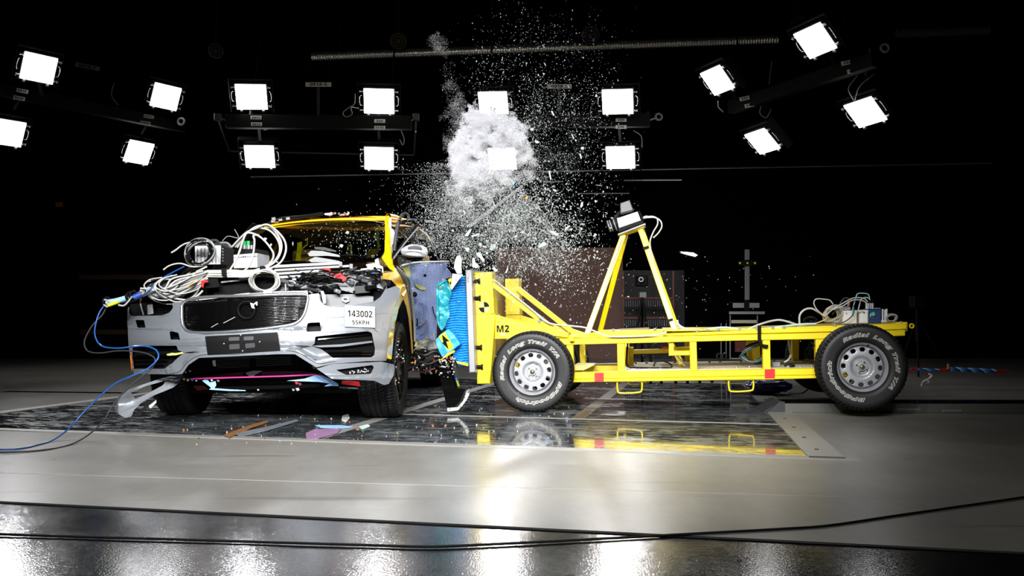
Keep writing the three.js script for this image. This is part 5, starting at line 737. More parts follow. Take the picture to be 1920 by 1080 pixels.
  bp('cavity_shade', [[668, 552], [700, 548], [722, 541], [712, 556], [702, 564], [672, 562]], .44, .1, M.dark); bp('reservoir', [[688, 520], [696, 520], [696.5, 536], [688.5, 537]], .5, .1, M.grey); bp('hinge', [[703, 487], [709, 484], [712, 497], [718, 500], [719, 511], [711, 512], [704, 500]], .95, .08, M.alu, { r: 0 }); bp('hinge', [[686, 496], [702, 493], [706, 500], [690, 503]], .95, .08, M.white, { r: 0 }); bp('blue_clip', [[690, 513], [703, 510.5], [703, 513], [690, 516]], .7, .02, M.blue); bp('grey_box', [[676, 504], [700, 501], [702, 513], [678, 514]], .85, .1, M.steel);  // dark slab painted as the shade inside a headlamp opening
  bp('strut_top', [[706, 534], [716, 527], [724, 530], [726, 541], [716, 548], [707, 543]], .55, .1, M.alu, { r: 2 }); bp('strut_top', [[710, 530], [720, 526], [726, 534], [718, 540]], .5, .06, M.greyDark, { r: 2 }); bp('black_flap', [[694, 531], [709, 516], [712, 518], [700, 535]], .5, .04, M.black); bp('headlamp_part', [[276, 572], [286, 570], [288, 588], [277, 590]], .34, .05, M.grey); bp('headlamp_part', [[262, 570], [264, 568], [270, 590], [268, 591]], .36, .02, M.alu); bp('cavity_shade', [[244, 570], [324, 564], [326, 580], [300, 594], [246, 594]], .42, .1, M.dark); bp('engine_cover', [[405, 522], [470, 518], [520, 522], [600, 520], [640, 548], [480, 551], [400, 554]], .5, .4, M.black); bp('cover_edge', [[414, 528], [440, 524], [480, 520], [480, 523], [440, 527.5], [415, 530.5]], .45, .03, M.steel); bp('cover_edge', [[448, 521], [482, 516], [482, 519], [448, 523]], .44, .03, M.white); bp('red_connector', [[377, 526], [390, 525.5], [390, 529], [383, 530], [381, 540], [377, 536]], .34, .03, M.red); bp('fuse_box', [[378, 525], [408, 522], [412, 538], [380, 541]], .4, .1, M.black);  // the other headlamp opening, its shade likewise a painted dark slab
  bp('motor_part', [[520, 532], [560, 530], [562, 545], [522, 546]], .42, .1, M.grey); bp('motor_part', [[545, 538], [600, 535], [604, 548], [548, 549]], .4, .1, M.greyDark);
  { const q = rng(123); for (let k = 0; k < 46; k++) { const x = 520 + q() * 190, y = 505 + q() * 42, l = []; const a = q() * .8 - .4, n = 20 + q() * 50; for (let i = 0; i < 4; i++) l.push(onBack(.34 + q() * .1)(Math.min(715, x + i * n / 3), y - a * i * 8 + (q() - .5) * 9, 0)); P('hose', tube(l, .003 + q() * .007, false, 5, 6), [M.black, M.black, M.black, M.greyDark, M.greyDark, M.alu, M.grey][Math.floor(q() * 7)]); } 
    for (let k = 0; k < 26; k++) { const x = 520 + q() * 180, y = 520 + q() * 28, s = .012 + q() * .02, c = onBack(.33 + q() * .12)(x, y, 0); P('engine_fitting', new RoundedBoxGeometry(s * (1 + q() * 2), s, s * 1.5, 1, s * .2).rotateZ(q() - .5).rotateY(q()).translate(c.x, c.y, c.z), [M.black, M.greyDark, M.grey, M.alu, M.black][Math.floor(q() * 5)]); } }
  P('black_wire', tube([[604, 506], [590, 505], [570, 520], [552, 535], [545, 548]].map(([x, y]) => onBack(.33)(x, y, 0)), .004), M.black); P('black_wire', tube([[640, 510], [610, 520], [580, 530], [555, 542]].map(([x, y]) => onBack(.32)(x, y, 0)), .004), M.black); P('black_wire', tube([[660, 506], [675, 508], [690, 514], [704, 521]].map(([x, y]) => onBack(.6)(x, y, 0)), .004), M.black); P('bent_pipe', tube([[536, 545], [536, 530], [540, 527], [550, 528], [556, 534]].map(([x, y]) => onBack(.36)(x, y, 0)), .007), M.alu);
  // roof cable strip
  P('roof_strip', tube([[497, 422], [511, 416], [530, 410], [560, 407], [585, 404], [606, 400.5]].map(([x, y]) => onBack(2.3)(x, y, 0)), .016), M.black); for (const [x, y] of [[513, 411], [526, 414], [540, 411], [512, 416]]) bp('roof_clip', [[x - 4, y - 3], [x + 3, y - 4], [x + 4, y + 2], [x - 3, y + 3]], 2.24, .05, M.alu, { r: 0 }); bp('roof_clip', [[608, 400], [622, 398.5], [624, 402], [618, 404], [609, 403]], 2.24, .05, M.white, { r: 0 }); { const q = rng(5); for (let i = 0; i < 22; i++) { const x = 618 + q() * 38, y = 399 + q() * 5, c = onBack(2.25)(x, y, 0); P('scrap', new THREE.TetrahedronGeometry(.008 + q() * .01).translate(c.x, c.y, c.z), q() < .2 ? M.red : q() < .6 ? M.white : M.grey); } }
  // sheet with the test number
  { const m = onNose(-.014), c = m(674.5, 594, 0), x = m(700, 595, 0).sub(m(650, 593, 0)), w = m(703, 596, 0).distanceTo(m(646.5, 594, 0)), h = m(675, 575, 0).distanceTo(m(674.5, 614.5, 0)); x.normalize(); let y = m(674.5, 580, 0).sub(m(674, 610, 0)).normalize(); const z = x.clone().cross(y).normalize(); y = z.clone().cross(x); const q = basis(x, y, z, c.addScaledVector(z, .006));
    const s = thing('number_sheet', 'white sheet printed 143002 55KPH stuck to the silver bumper', 'sign', c.clone().add(V(0, -h / 2, 0))); part('sheet', new RoundedBoxGeometry(w, h, .003, 1, .001).applyMatrix4(q), M.white, s); part('lettering', text('143002', .045, .001, 'sans_bold', .86).translate(0, h * .13, .0018).applyMatrix4(q), M.black, s, 'number 143002'); part('lettering', text('55KPH', .029, .001, 'sans_bold', 1.0).translate(.004, -h * .28, .0018).applyMatrix4(q), M.black, s, 'text 55KPH'); }
  hall.onBack = onBack; hall.onNose = onNose;
}

// ---------- measuring gear and cables on the car ----------
{
  const OB = hall.onBack, pt = (x, y, z) => OB(z)(x, y, 0);
  const mk = (name, label, cat, x, y, z, group) => thing(name, label, cat, pt(x, y, z), group);
  const face = (o, name, l, z, dep, m, k = 0, x0 = 0, opt = {}) => part(name, panel(l, (x, y, e) => OB(z)(x, y, k * (x - x0) + e), { t: dep, max: 16, r: opt.r ?? 1, holes: opt.holes || [] }), m, o, opt.label);
  const rec = mk('data_recorder', 'white ribbed recorder box with black side behind the black cable coil', 'recorder', 400, 496, .75);
  face(rec, 'front_panel', [[365.5, 461.5], [414.4, 460], [413.5, 495.5], [366, 496]], .70, .03, M.white); face(rec, 'side_panel', [[414.6, 460.5], [439, 469], [435.5, 498.5], [413.6, 495.5]], .70, .02, M.black, .011, 414);
  face(rec, 'top_panel', [[366, 461], [380, 456], [420, 455], [439, 468.5], [414, 460]], .73, .02, M.greyDark, .008, 366);
  for (let k = 0; k < 6; k++) face(rec, 'rib', [[369 + k * 7, 466], [370.6 + k * 7, 466], [370.6 + k * 7, 492], [369 + k * 7, 492]], .69, .01, M.grey, 0, 0, { r: 0 }); for (let k = 0; k < 5; k++) face(rec, 'corner_screw', [[416.5, 465 + k * 5.6], [419, 466 + k * 5.6], [419, 468 + k * 5.6], [416.5, 467 + k * 5.6]], .72, .01, M.grey, 0, 0, { r: 0 });
  part('handle', tube([pt(393, 456, .74), pt(394, 452, .76), pt(404.5, 451, .76), pt(409, 455, .75), pt(414, 461, .72)], .011), M.greyDark, rec); part('handle', tube([pt(412, 457, .9), pt(415, 455.5, .92), pt(426, 456, .95), pt(434, 464, .95)], .009), M.grey, rec);
  const bx = mk('equipment_box', 'light grey plastic box with black lid on the engine bay frame', 'box', 475, 501, .62);
  const gr = std(0xc8cacf, { roughness: .5 });
  face(bx, 'front_panel', [[438, 478], [482, 474.5], [482.5, 501.5], [438.5, 503]], .60, .03, gr); face(bx, 'side_panel', [[482, 474.5], [505, 479.5], [505, 497], [482.5, 501.5]], .60, .03, std(0xb0b2b6), .009, 482);
  face(bx, 'lid', [[445, 469], [480, 466.5], [482, 474.5], [447, 477.5]], .63, .03, M.black); face(bx, 'lid_side', [[480, 466.5], [503, 471], [505, 479.5], [482, 474.5]], .63, .02, M.black, .009, 482); face(bx, 'lid_groove', [[438, 482.5], [482, 479.5], [482, 480.4], [438, 483.4]], .595, .01, M.grey, 0, 0, { r: 0 });
  for (const [x, y] of [[456, 481], [460, 480.5]]) face(bx, 'lid_screw', [[x - 1, y - 1], [x + 1, y - 1], [x + 1, y + 1], [x - 1, y + 1]], .59, .01, M.greyDark, 0, 0, { r: 0 });
  const plugs = mk('connector_block', 'green and silver cable plugs standing on the grey box', 'connector', 463, 467, .64); for (const [x, m] of [[458, M.green], [466, M.green], [472, M.black]]) { const p = part('plug', rod(pt(x, 460, .64), pt(x, 452, .64), .014), m, plugs); part('socket', rod(pt(x, 467, .64), pt(x, 460, .64), .016), M.chrome, p); }
  // coils
  const coil = (o, cx, cy, rx, ry, n, z, m, r, seed, tilt) => { const q = rng(seed); for (let k = 0; k < n; k++) { const p = [], a = rx * (.72 + .32 * q()), b = ry * (.74 + .3 * q()), ox = (q() - .5) * rx * .22, oy = (q() - .5) * ry * .2, dz = (q() - .5) * .1; for (let i = 0; i < 18; i++) { const t = i / 18 * Math.PI * 2, u = Math.cos(t) * a, v = Math.sin(t) * b; p.push(pt(cx + ox + u * Math.cos(tilt) - v * Math.sin(tilt), cy + oy + u * Math.sin(tilt) + v * Math.cos(tilt), z + dz + .02 * Math.sin(2 * t + k))); } part('loop', tube(p, r, true, 5, 7), Array.isArray(m) ? m[k % m.length] : m, o); } };
  const c1 = mk('cable_coil', 'big glossy black cable coil hanging in front of the white recorder', 'cable coil', 372, 500, .5); coil(c1, 373, 474, 29, 26, 11, .5, [M.gloss, M.gloss, M.grey, M.gloss, M.gloss, M.alu], .0066, 11, -.5); part('velcro_strap', bar(pt(375, 449, .5), pt(377, 458, .5), .05, .03), M.black, c1);  // grey and silver loops paint highlights onto the black cable
  const c2 = mk('cable_coil', 'round white cable coil standing on the grille panel', 'cable coil', 497, 546, .36); coil(c2, 496, 526, 28, 23, 9, .36, [M.whiteCable, std(0x8f8f88), M.whiteCable], .006, 21, .1); part('velcro_strap', bar(pt(492, 499, .33), pt(493.5, 512, .33), .045, .03), M.black, c2);  // greyer loops paint the shade between the white ones
  // cables: each one a thing
  const put = (l, r, m, label, group) => single('loose_cable', tube(l.map(([x, y, z]) => pt(x, y, z)), r), m, label, 'cable', group);
  const gA = 'white cables arching over the engine bay', labA = ['outermost of the white cables arching over the grey box', 'second white cable arching over the grey box', 'middle white cable arching over the grey box', 'inner white cable arching over the grey box', 'shortest white cable curling over the grey box'];
  [[[435, 463, .7], [447, 450, .68], [462, 436, .66], [478, 429, .64], [500, 421, .62], [520, 434, .6], [534, 452, .58], [536, 470, .56], [526, 492, .5], [508, 503, .46], [492, 508, .44], [458, 514, .42], [423, 511, .42], [386, 511, .44]],
   [[441, 463, .72], [452, 448, .7], [466, 434, .68], [484, 424, .66], [505, 425, .64], [522, 443, .6], [528, 462, .57], [519, 487, .5], [502, 500, .46], [470, 511, .43], [430, 508, .42], [388, 508, .44]],
   [[445, 464, .72], [459, 441, .7], [472, 431, .68], [489, 428, .66], [508, 434, .62], [523, 455, .58], [524, 474, .55], [512, 493, .5], [496, 504, .46], [440, 509, .43], [392, 513, .44]],
   [[430, 508, .45], [440, 492, .5], [449, 472, .55], [456, 450, .6], [463, 437, .62], [475, 438, .62], [490, 446, .6], [505, 462, .57], [513, 478, .53], [508, 492, .5], [498, 501, .47]],
   [[453, 511, .43], [466, 500, .5], [474, 480, .55], [477, 450, .6], [475, 442, .62], [486, 441, .62]]].forEach((l, i) => put(l, .0075, M.whiteCable, labA[i], gA));
  const gB = 'white cables lying in a bundle across the grille panel'; for (let i = 0; i < 8; i++) { const d = i * 1.7; put([[384 - i, 509 + d * .8, .46], [410, 508 + d * .9, .42 - .01 * (i % 3)], [440, 507 + d, .40], [465, 509 + d * .8, .39], [490, 503 + d * .7, .38], [500 + i * 2, 498 + d, .42]], .0068, i % 3 === 2 ? std(0xb9bab2) : M.whiteCable, `${['top', 'second', 'third', 'fourth', 'fifth', 'sixth', 'seventh', 'lowest'][i]} white cable of the bundle across the grille panel`, gB); }
  { const o = mk('cable_strap', 'black strap round the white bundle at the recorder', 'strap', 421, 517, .4); part('band', bar(pt(420, 504, .385), pt(421, 517, .385), .035, .03), M.black, o); part('band_tail', bar(pt(421, 517, .38), pt(423, 521, .38), .03, .02), M.black, o); }
  { const q = rng(61), gC = 'white and grey cables fanning down to the bumper corner', gD = 'black cables fanning down to the bumper corner'; const wl = ['highest', 'second', 'third', 'fourth', 'fifth', 'sixth', 'seventh', 'eighth', 'ninth', 'tenth', 'eleventh', 'twelfth', 'lowest'];
    for (let i = 0; i < 13; i++) { const t = i / 12, ex = 262 + q() * 26, ey = 540 + t * 10, sx = 392 - q() * 16, sy = 508 + t * 22, sag = 6 + t * 26 * q(); put([[sx, sy, .42], [sx - 25, sy + 4 + sag * .5, .36], [sx - 60, sy + 10 + sag, .3], [320 - q() * 15, 536 + t * 14 + sag * .55, .28], [ex, ey, .24]], .0068, i % 4 === 3 ? M.grey : M.whiteCable, `${wl[i]} pale cable fanning from the coil to the bumper corner`, gC); }
    for (let i = 0; i < 8; i++) { const t = i / 7; put([[388 - q() * 20, 498 + t * 26, .5], [360 - q() * 12, 508 + t * 26, .4], [330, 522 + t * 20 + q() * 8, .34], [290 + q() * 10, 540 + t * 12, .28], [268, 548 + t * 4, .25]], .0075, M.gloss, `${wl[i]} black cable running from the black coil to the bumper corner`, gD); }
    const lp = ['first', 'second', 'third', 'fourth', 'fifth', 'sixth', 'seventh', 'eighth', 'ninth', 'tenth', 'eleventh', 'twelfth'];
    for (let i = 0; i < 12; i++) { const x0 = 388 - q() * 40, y0 = 506 + q() * 26, x1 = 258 + q() * 40, y1 = 534 + q() * 16, dr = 10 + q() * 26, m = [M.gloss, M.whiteCable, M.greyDark, M.whiteCable][i % 4]; put([[x0, y0, .44], [x0 - 16, y0 + dr * .8, .34], [(x0 + x1) / 2 + 14 * (q() - .5), (y0 + y1) / 2 + dr, .27], [x1 + 18, y1 + dr * .55, .25], [x1, y1, .24], [x1 + 10, y1 - 12, .28], [x1 + 34, y1 - 14 - q() * 8, .33]], .0048, m, `${lp[i]} thin ${['black', 'pale', 'dark grey', 'pale'][i % 4]} loop in the tangle over the bumper opening`, 'thin loops tangled over the bumper opening'); }
    put([[392, 452, .6], [370, 452, .55], [345, 458, .5], [328, 470, .46], [321, 474, .45]], .006, M.whiteCable, 'lone white cable end sticking out left of the black coil'); put([[306, 506, .4], [318, 498, .42], [338, 494, .44], [360, 500, .45], [385, 498, .5]], .006, M.whiteCable, 'white cable end reaching left under the black coil'); put([[388, 500, .5], [350, 520, .42], [325, 548, .34], [300, 553, .3], [330, 560, .27], [356, 562, .28], [372, 553, .3], [380, 545, .32]], .0072, M.whiteCable, 'white cable drooping lowest over the bumper opening'); put([[352, 540, .33], [362, 532, .34], [370, 524, .35]], .006, std(0xd8a020), 'short amber wire by the red connector'); put([[262, 567, .22], [266, 556, .22], [270, 547, .22]], .006, std(0xc88a30), 'short amber wire at the bumper corner plugs'); put([[417, 452, .7], [427, 443, .7], [447, 446, .72], [440, 430, .72]], .0035, M.grey, 'thin grey aerial wire poking up behind the recorder'); }
  // supply lines from the bumper corner to the floor
  const lines = (list, r, m, label) => single('supply_line', (() => { const p = list.map(([x, y, d]) => at(x, y, d)); p.forEach((q) => { if (q.y < r) q.y = r; }); return tube(p, r, false, 8, 8); })(), m, label, 'cable');
  const d = (y) => 1650 * .77 / (y - 590) - .02;
  lines([[345, 500, 6.3], [318, 514, 6.2], [296, 528, 6.15], [278, 546, 6.1], [262, 556, 6.06], [235, 566, 6.03], [205, 567, 6], [190, 580, 5.98], [180, 605, 5.95], [178, 628, 5.92], [188, 647, 5.9], [218, 653, 5.86], [250, 650, 5.8], [275, 649.5, 5.76], [294, 658, 5.72], [297, 670, 5.7], [280, 689, 5.68], [245, 706, 5.66], [218, 718, 5.66], [185, 745, 5.64], [155, 775, 5.6], [135, 798, 5.55], [105, 822, 5.4], [70, 836, 5.2], [30, 842, d(842)], [-30, 843, d(843)]], .0052, phy(0x14529c, { roughness: .35, clearcoat: .3 }), 'bright blue supply line curving from the bumper corner to the floor');
  lines([[330, 528, 6.2], [285, 548, 6.1], [245, 566, 6.05], [205, 570, 6.02], [192, 590, 5.98], [172, 612, 5.95], [158, 642, 5.92], [163, 657, 5.9], [185, 662, 5.86], [220, 658, 5.82], [255, 659, 5.78], [280, 665, 5.74], [291, 674, 5.72], [285, 690, 5.7], [258, 712, 5.68], [228, 740, 5.66], [208, 765, 5.62], [195, 788, 5.58], [170, 812, 5.45], [130, 836, 5.2], [80, 846, 5.0], [20, 848, d(848)], [-30, 848.5, d(848.5)]], .0048, M.greyDark, 'dark grey supply line beside the blue one, curving to the floor');
  { const o = thing('plug_bundle', 'taped bundle of pale blue plugs with black rings at the cable ends', 'connector', at(220, 575, 6)); part('sleeve', tube([at(200, 567, 5.97), at(215, 565, 5.97), at(240, 558, 5.97)], .02), std(0x9cc4e0), o); part('yellow_tape', bar(at(203, 573, 5.95), at(222, 566, 5.95), .03, .02), M.limeYellow, o); for (const [x, y] of [[200, 566], [243, 556], [250, 554]]) part('ring', new THREE.TorusGeometry(.026, .009, 8, 18).rotateY(1).applyMatrix4(new THREE.Matrix4().setPosition(at(x, y, 5.97))), M.black, o); part('blue_plug', rod(at(247, 560, 5.98), at(266, 551, 6), .022), std(0x123a8a), o); for (const l of [[[222, 572], [232, 573], [240, 566], [247, 556]], [[208, 568], [196, 562], [194, 570], [202, 576]]]) part('lead', tube(l.map(([x, y]) => at(x, y, 5.95)), .006), M.whiteCable, o); }
  // black sill trim broken off in front of the barrier
  const tz = (dd) => (x, y, e) => at(x, y, dd + (x - 840) * .004 + e);
  const bt = thing('broken_trim', 'glossy black door trim torn off and standing on its pale edge strip', 'trim', at(850, 768, 6.9));
  part('trim_panel', panel([[820, 690], [822, 680], [832, 671], [842, 668], [852, 676], [857, 700], [861.5, 728], [874, 730], [870, 746], [858.5, 763], [838, 764.5], [831, 735], [826, 712]], tz(6.8), { t: .03, max: 6, r: 2 }), M.gloss, bt); part('trim_fold', panel([[846, 672], [853, 678], [859, 705], [863, 728], [858, 728], [852, 705]], tz(6.78), { t: .02, max: 6 }), M.greyDark, bt);
  part('edge_strip', panel([[880, 727], [876, 737], [881, 737], [875, 750], [866, 762], [858.5, 769.5], [839, 771.5], [838.5, 765], [858, 763.5], [868, 752], [874, 737]], tz(6.78), { t: .015, max: 6, r: 1 }), M.white, bt, 'white plastic edge strip'); for (const [x, y] of [[843.5, 766], [862.5, 761], [871.5, 745]]) part('green_dot', panel([[x - 1, y - 1], [x + 1, y - 1], [x + 1, y + 1], [x - 1, y + 1]], tz(6.76), { t: .004, r: .4 }), M.green, bt); part('yellow_mark', panel([[855, 714], [858, 713], [862, 724], [859, 725]], tz(6.765), { t: .004 }), std(0x9aa020), bt); part('blue_mark', panel([[853.5, 709], [856.5, 708], [857.5, 713], [855, 713.5]], tz(6.765), { t: .004 }), M.blue, bt);
  { const q = rng(31); for (let i = 0; i < 60; i++) { const x = 821 + q() * 34, y = 668 + q() * q() * 46, c = tz(6.77)(x, y, 0); part('crumb', new THREE.TetrahedronGeometry(.004 + q() * .007).rotateX(q() * 6).translate(c.x, c.y, c.z), [M.white, M.glassBit, M.grey, M.orange][Math.floor(q() * 3.3)], bt); } }
}
// ---------- flying glass, dust and the white cloud ----------
{
  const q = rng(2024);
  const bit = (m, pts) => { const s = new THREE.Shape(); pts.forEach(([x, y], i) => i ? s.lineTo(x, y) : s.moveTo(x, y)); s.closePath(); return new THREE.ExtrudeGeometry(s, { depth: .12, bevelEnabled: false }).translate(0, 0, -.06); };
  const big = (l, dd, m, name, label, cat) => single(name, panel(l, (x, y, e) => at(x, y, dd + .002 * (x + y - l[0][0] - l[0][1]) + e), { t: .006, max: 8, r: 1 }), m, label, cat);
  big([[853, 488], [857, 480], [863, 478], [866, 487], [865, 500], [866, 513], [857, 513], [851, 502]], 6.9, M.glassBit, 'glass_shard', 'large pale green glass shard right above the barrier', 'glass shard');
  big([[872, 440], [881, 429], [884, 432], [877, 443], [872, 443]], 7.1, M.glassBit, 'glass_shard', 'square-ended glass shard at the lower end of the metal strip', 'glass shard');
  big([[883, 442], [899, 437], [900, 440], [885, 445]], 7.1, M.glassBit, 'glass_shard', 'flat slim glass shard below the metal strip', 'glass shard');
  big([[871, 464], [880, 464], [880, 471], [875, 472]], 7.1, M.glassBit, 'glass_shard', 'small blunt glass shard above the mirror-side edge of the barrier', 'glass shard');
  big([[893, 474], [901, 473], [904, 480], [909, 488], [906, 492], [900, 484], [893, 478]], 7, M.glassBit, 'glass_shard', 'hooked glass shard above the grey plate', 'glass shard');
  big([[886, 483], [890, 484], [891, 492], [898, 498], [894, 503], [885, 500]], 7, M.glassBit, 'glass_shard', 'boot-shaped glass shard just above the grey plate', 'glass shard');
  big([[920, 462], [929, 456], [930, 463], [923, 470], [918, 468]], 7.1, M.glassBit, 'glass_shard', 'lumpy glass shard left in the chain of shards', 'glass shard');
  big([[1008, 461], [1019, 453], [1025, 456], [1022, 461], [1010, 465]], 7.2, M.glassBit, 'glass_shard', 'broad glass shard at the right end of the chain', 'glass shard');
  big([[1029, 431], [1039, 434], [1048, 440], [1046, 443], [1034, 438]], 7.2, M.glassBit, 'glass_shard', 'long glass shard pointing down to the right above the chain', 'glass shard');
  big([[1059, 429], [1067, 422], [1069, 424], [1062, 431]], 7.2, M.white, 'glass_shard', 'slim white shard tilted up toward the mast', 'glass shard');
  big([[1028, 321], [1031, 320], [1034, 336], [1032, 338]], 7.4, M.white, 'glass_shard', 'upright splinter hanging under the lit cloud, right of it', 'glass shard');
  big([[1037, 354], [1044, 357], [1042, 360], [1037, 357]], 7.4, M.white, 'glass_shard', 'small white flake below the upright splinter', 'glass shard');
  big([[922, 503], [927, 501], [934, 508], [929, 510]], 6.9, M.glassBit, 'glass_shard', 'glass shard just above the yellow upright', 'glass shard');
  big([[952, 496], [953, 505], [949, 513], [947, 511], [950, 505]], 6.9, M.white, 'glass_shard', 'curved thin splinter beside the far yellow upright', 'glass shard');
  big([[1008, 409], [1012, 411], [1016, 416], [1013, 417]], 7.2, M.white, 'glass_shard', 'small oblong flake high in the middle of the spray', 'glass shard');
  big([[1090, 379], [1093, 378], [1093, 386], [1089, 390], [1088, 387]], 7.3, M.white, 'glass_shard', 'curved white flake near the short wall rails', 'glass shard');
  big([[1033, 208], [1036, 208], [1040, 217], [1037, 217]], 7.6, M.white, 'glass_shard', 'bright flake flying between the upper two middle lamps', 'glass shard');
  big([[994, 241], [1001, 240], [1000, 244], [994, 244]], 7.6, M.white, 'glass_shard', 'flat white flake just right of the cloud top', 'glass shard');
  big([[1003, 263], [1008, 264], [1012, 267], [1008, 269], [1004, 267]], 7.6, M.white, 'glass_shard', 'lumpy white flake beside the cloud', 'glass shard');
  big([[1071, 251], [1073, 251], [1077, 260], [1075, 261]], 7.6, M.white, 'glass_shard', 'slim bright splinter left of the EX6 lamp', 'glass shard');
  big([[1086, 288], [1089, 288], [1091, 297], [1089, 298]], 7.6, M.white, 'glass_shard', 'short bright splinter low beside the EX6 lamp', 'glass shard');
  single('metal_strip', bar(at(881, 424, 7.1), at(979.5, 349, 7.4), .014, .024), M.alu, 'long straight grey metal strip flying through the glass spray', 'metal strip');
  big([[984, 371], [990, 366], [990, 372], [986, 374]], 7.2, std(0xf0b010), 'plastic_scrap', 'single yellow plastic scrap flying below the cloud', 'scrap');
  big([[960, 342], [964, 340], [965, 345], [961, 348]], 7.2, M.paleBlue, 'plastic_scrap', 'single pale blue scrap flying below the cloud', 'scrap');
  big([[795, 413], [808, 412], [818, 416], [815, 418], [798, 417]], 7.1, M.grey, 'plastic_scrap', 'dark grey sliver flying above the door mirror', 'scrap');
  // 300 fragments that can be told from dust
  const shapes = [[[-1, -.6], [.4, -.9], [1, .1], [.2, .8], [-.8, .5]], [[-1.6, -.3], [1.2, -.5], [1.7, .2], [-.9, .5]], [[-.9, -.8], [.9, -.5], [.5, .9], [-.6, .7]], [[-2, -.2], [-.4, -.45], [1.9, .1], [.3, .4]], [[-.7, -.9], [1, -.4], [0, 1]]].map((p) => bit(0, p));
  const protos = shapes.map((g, i) => { const o = new THREE.Mesh(g, i % 2 ? M.white : M.glassBit); o.castShadow = o.receiveShadow = true; return o; });
  const spot = () => { const u = q(); if (u < .38) return [880 + Math.pow(q(), .8) * 250, 448 + (q() - .5) * 60 + 20 * q()]; if (u < .85) return [860 + q() * 280, 345 + q() * 230]; return [900 + q() * 260, 110 + q() * 230]; };
  const taken = (x, y) => (x > 872 && x < 980 && y > 520 && x < 990) ;
  const gLab = 'small pale glass fragment flying in the spray beside the barrier', gName = 'small glass fragments flying in the spray';
  let n = 0; while (n < 290) { const [x, y] = spot(); if (taken(x, y)) continue; const o = protos[n % 5].clone(); o.name = numbered('glass_fragment'); o.position.copy(at(x, y, 6.4 + q() * 1.5)); const s = .0045 + Math.pow(q(), 3) * .011; o.scale.setScalar(s); o.rotation.set(q() * 6, q() * 6, q() * 6); scene.add(o); tag(o, gLab, 'glass fragment', gName); n++; }
  // the fine glass spray: more grains than anyone could count
  const grain = new THREE.TetrahedronGeometry(1), N = 36000, im = new THREE.InstancedMesh(grain, phy(0xc4c8c6, { roughness: .9, transmission: .45, thickness: 0 }), N), mt = new THREE.Matrix4(), qt = new THREE.Quaternion(), e = new THREE.Euler();
  const putI = (o, i, p, s, sx = 1) => { e.set(q() * 6, q() * 6, q() * 6); mt.compose(p, qt.setFromEuler(e), V(s * sx, s, s * .7)); o.setMatrixAt(i, mt); };
  let i = 0, guard = 0;
  while (i < N && guard++ < 4e5) {
    const u = q(); let x, y, s; const gs = () => (q() + q() + q() + q() - 2) * 1.0;
    if (u < .46) { const a = -Math.PI * (.26 + gs() * .26), r = 22 + Math.pow(q(), .72) * 215; x = 790 + Math.cos(a) * r * 1.1; y = 482 + Math.sin(a) * r * .75; s = .0017 + q() * .0019; }
    else if (u < .76) { x = 965 + gs() * 135; y = 440 + gs() * 95 + (x - 965) * .12; s = .0020 + Math.pow(q(), 4) * .0075; if (x < 885 && y > 505) continue; }
    else if (u < .92) { x = 1005 + gs() * 120; y = 240 + gs() * 165; if (x < 900 && y > 180) continue; s = .0018 + Math.pow(q(), 4) * .0045; }
    else if (u < .97) { x = 720 + gs() * 130; y = 440 + gs() * 60; s = .0024 + q() * .002; }
    else { x = 880 + q() * 900; y = 480 + q() * 270; s = .0022 + q() * .003; if (q() < (x - 880) / 700) continue; }
    if (y < 520 && q() < Math.min(.86, (835 - x) / 115)) continue;
    if (fbm(x * .012, y * .012, 3, 3) + .4 < q() * .5) continue;
    putI(im, i++, at(x, y, 6.35 + q() * 1.3 + (x < 870 && y > 480 ? -.1 : 0)), s, 1 + q());
  }
  im.count = i; im.name = 'glass_spray'; im.castShadow = im.receiveShadow = true; im.userData.kind = 'stuff'; im.userData.label = 'fine white glass spray bursting up from the struck door'; im.userData.category = 'glass spray'; scene.add(im);
  // the white cloud above, made of drops finer than a pixel
  const drop = new THREE.OctahedronGeometry(1), K = 300000, sm = new THREE.InstancedMesh(drop, phy(0xf6f6f8, { roughness: 1, transmission: .5, thickness: 0, specularIntensity: 0 }), K); sm.name = 'white_cloud'; sm.userData.kind = 'stuff'; sm.userData.label = 'white billowing cloud of powder rising above the barrier'; sm.userData.category = 'cloud'; sm.castShadow = sm.receiveShadow = true;
  const puffs = [[905, 245, 46, 1], [935, 235, 44, 1], [960, 258, 40, 1], [885, 275, 42, 1], [925, 280, 52, 1], [970, 290, 30, .8], [990, 288, 14, .25], [900, 225, 30, 1], [870, 262, 22, .8], [862, 300, 34, .7], [880, 318, 42, .75], [915, 325, 42, .55], [950, 320, 38, .35], [870, 350, 38, .34], [900, 352, 40, .22], [985, 312, 26, .25], [850, 292, 20, .4], [975, 268, 24, .5], [865, 372, 34, .16],
    [845, 285, 18, .14], [850, 250, 26, .07], [846, 225, 24, .065], [850, 195, 24, .06], [842, 165, 20, .05], [838, 130, 16, .04], [832, 98, 13, .04], [823, 78, 20, .06], [812, 82, 16, .05], [846, 270, 20, .09], [857, 205, 18, .04], [1060, 285, 40, .018], [1020, 300, 40, .03], [830, 320, 28, .05]];
  const wsum = puffs.reduce((a, p) => a + p[2] * p[2] * p[3], 0); let j = 0;
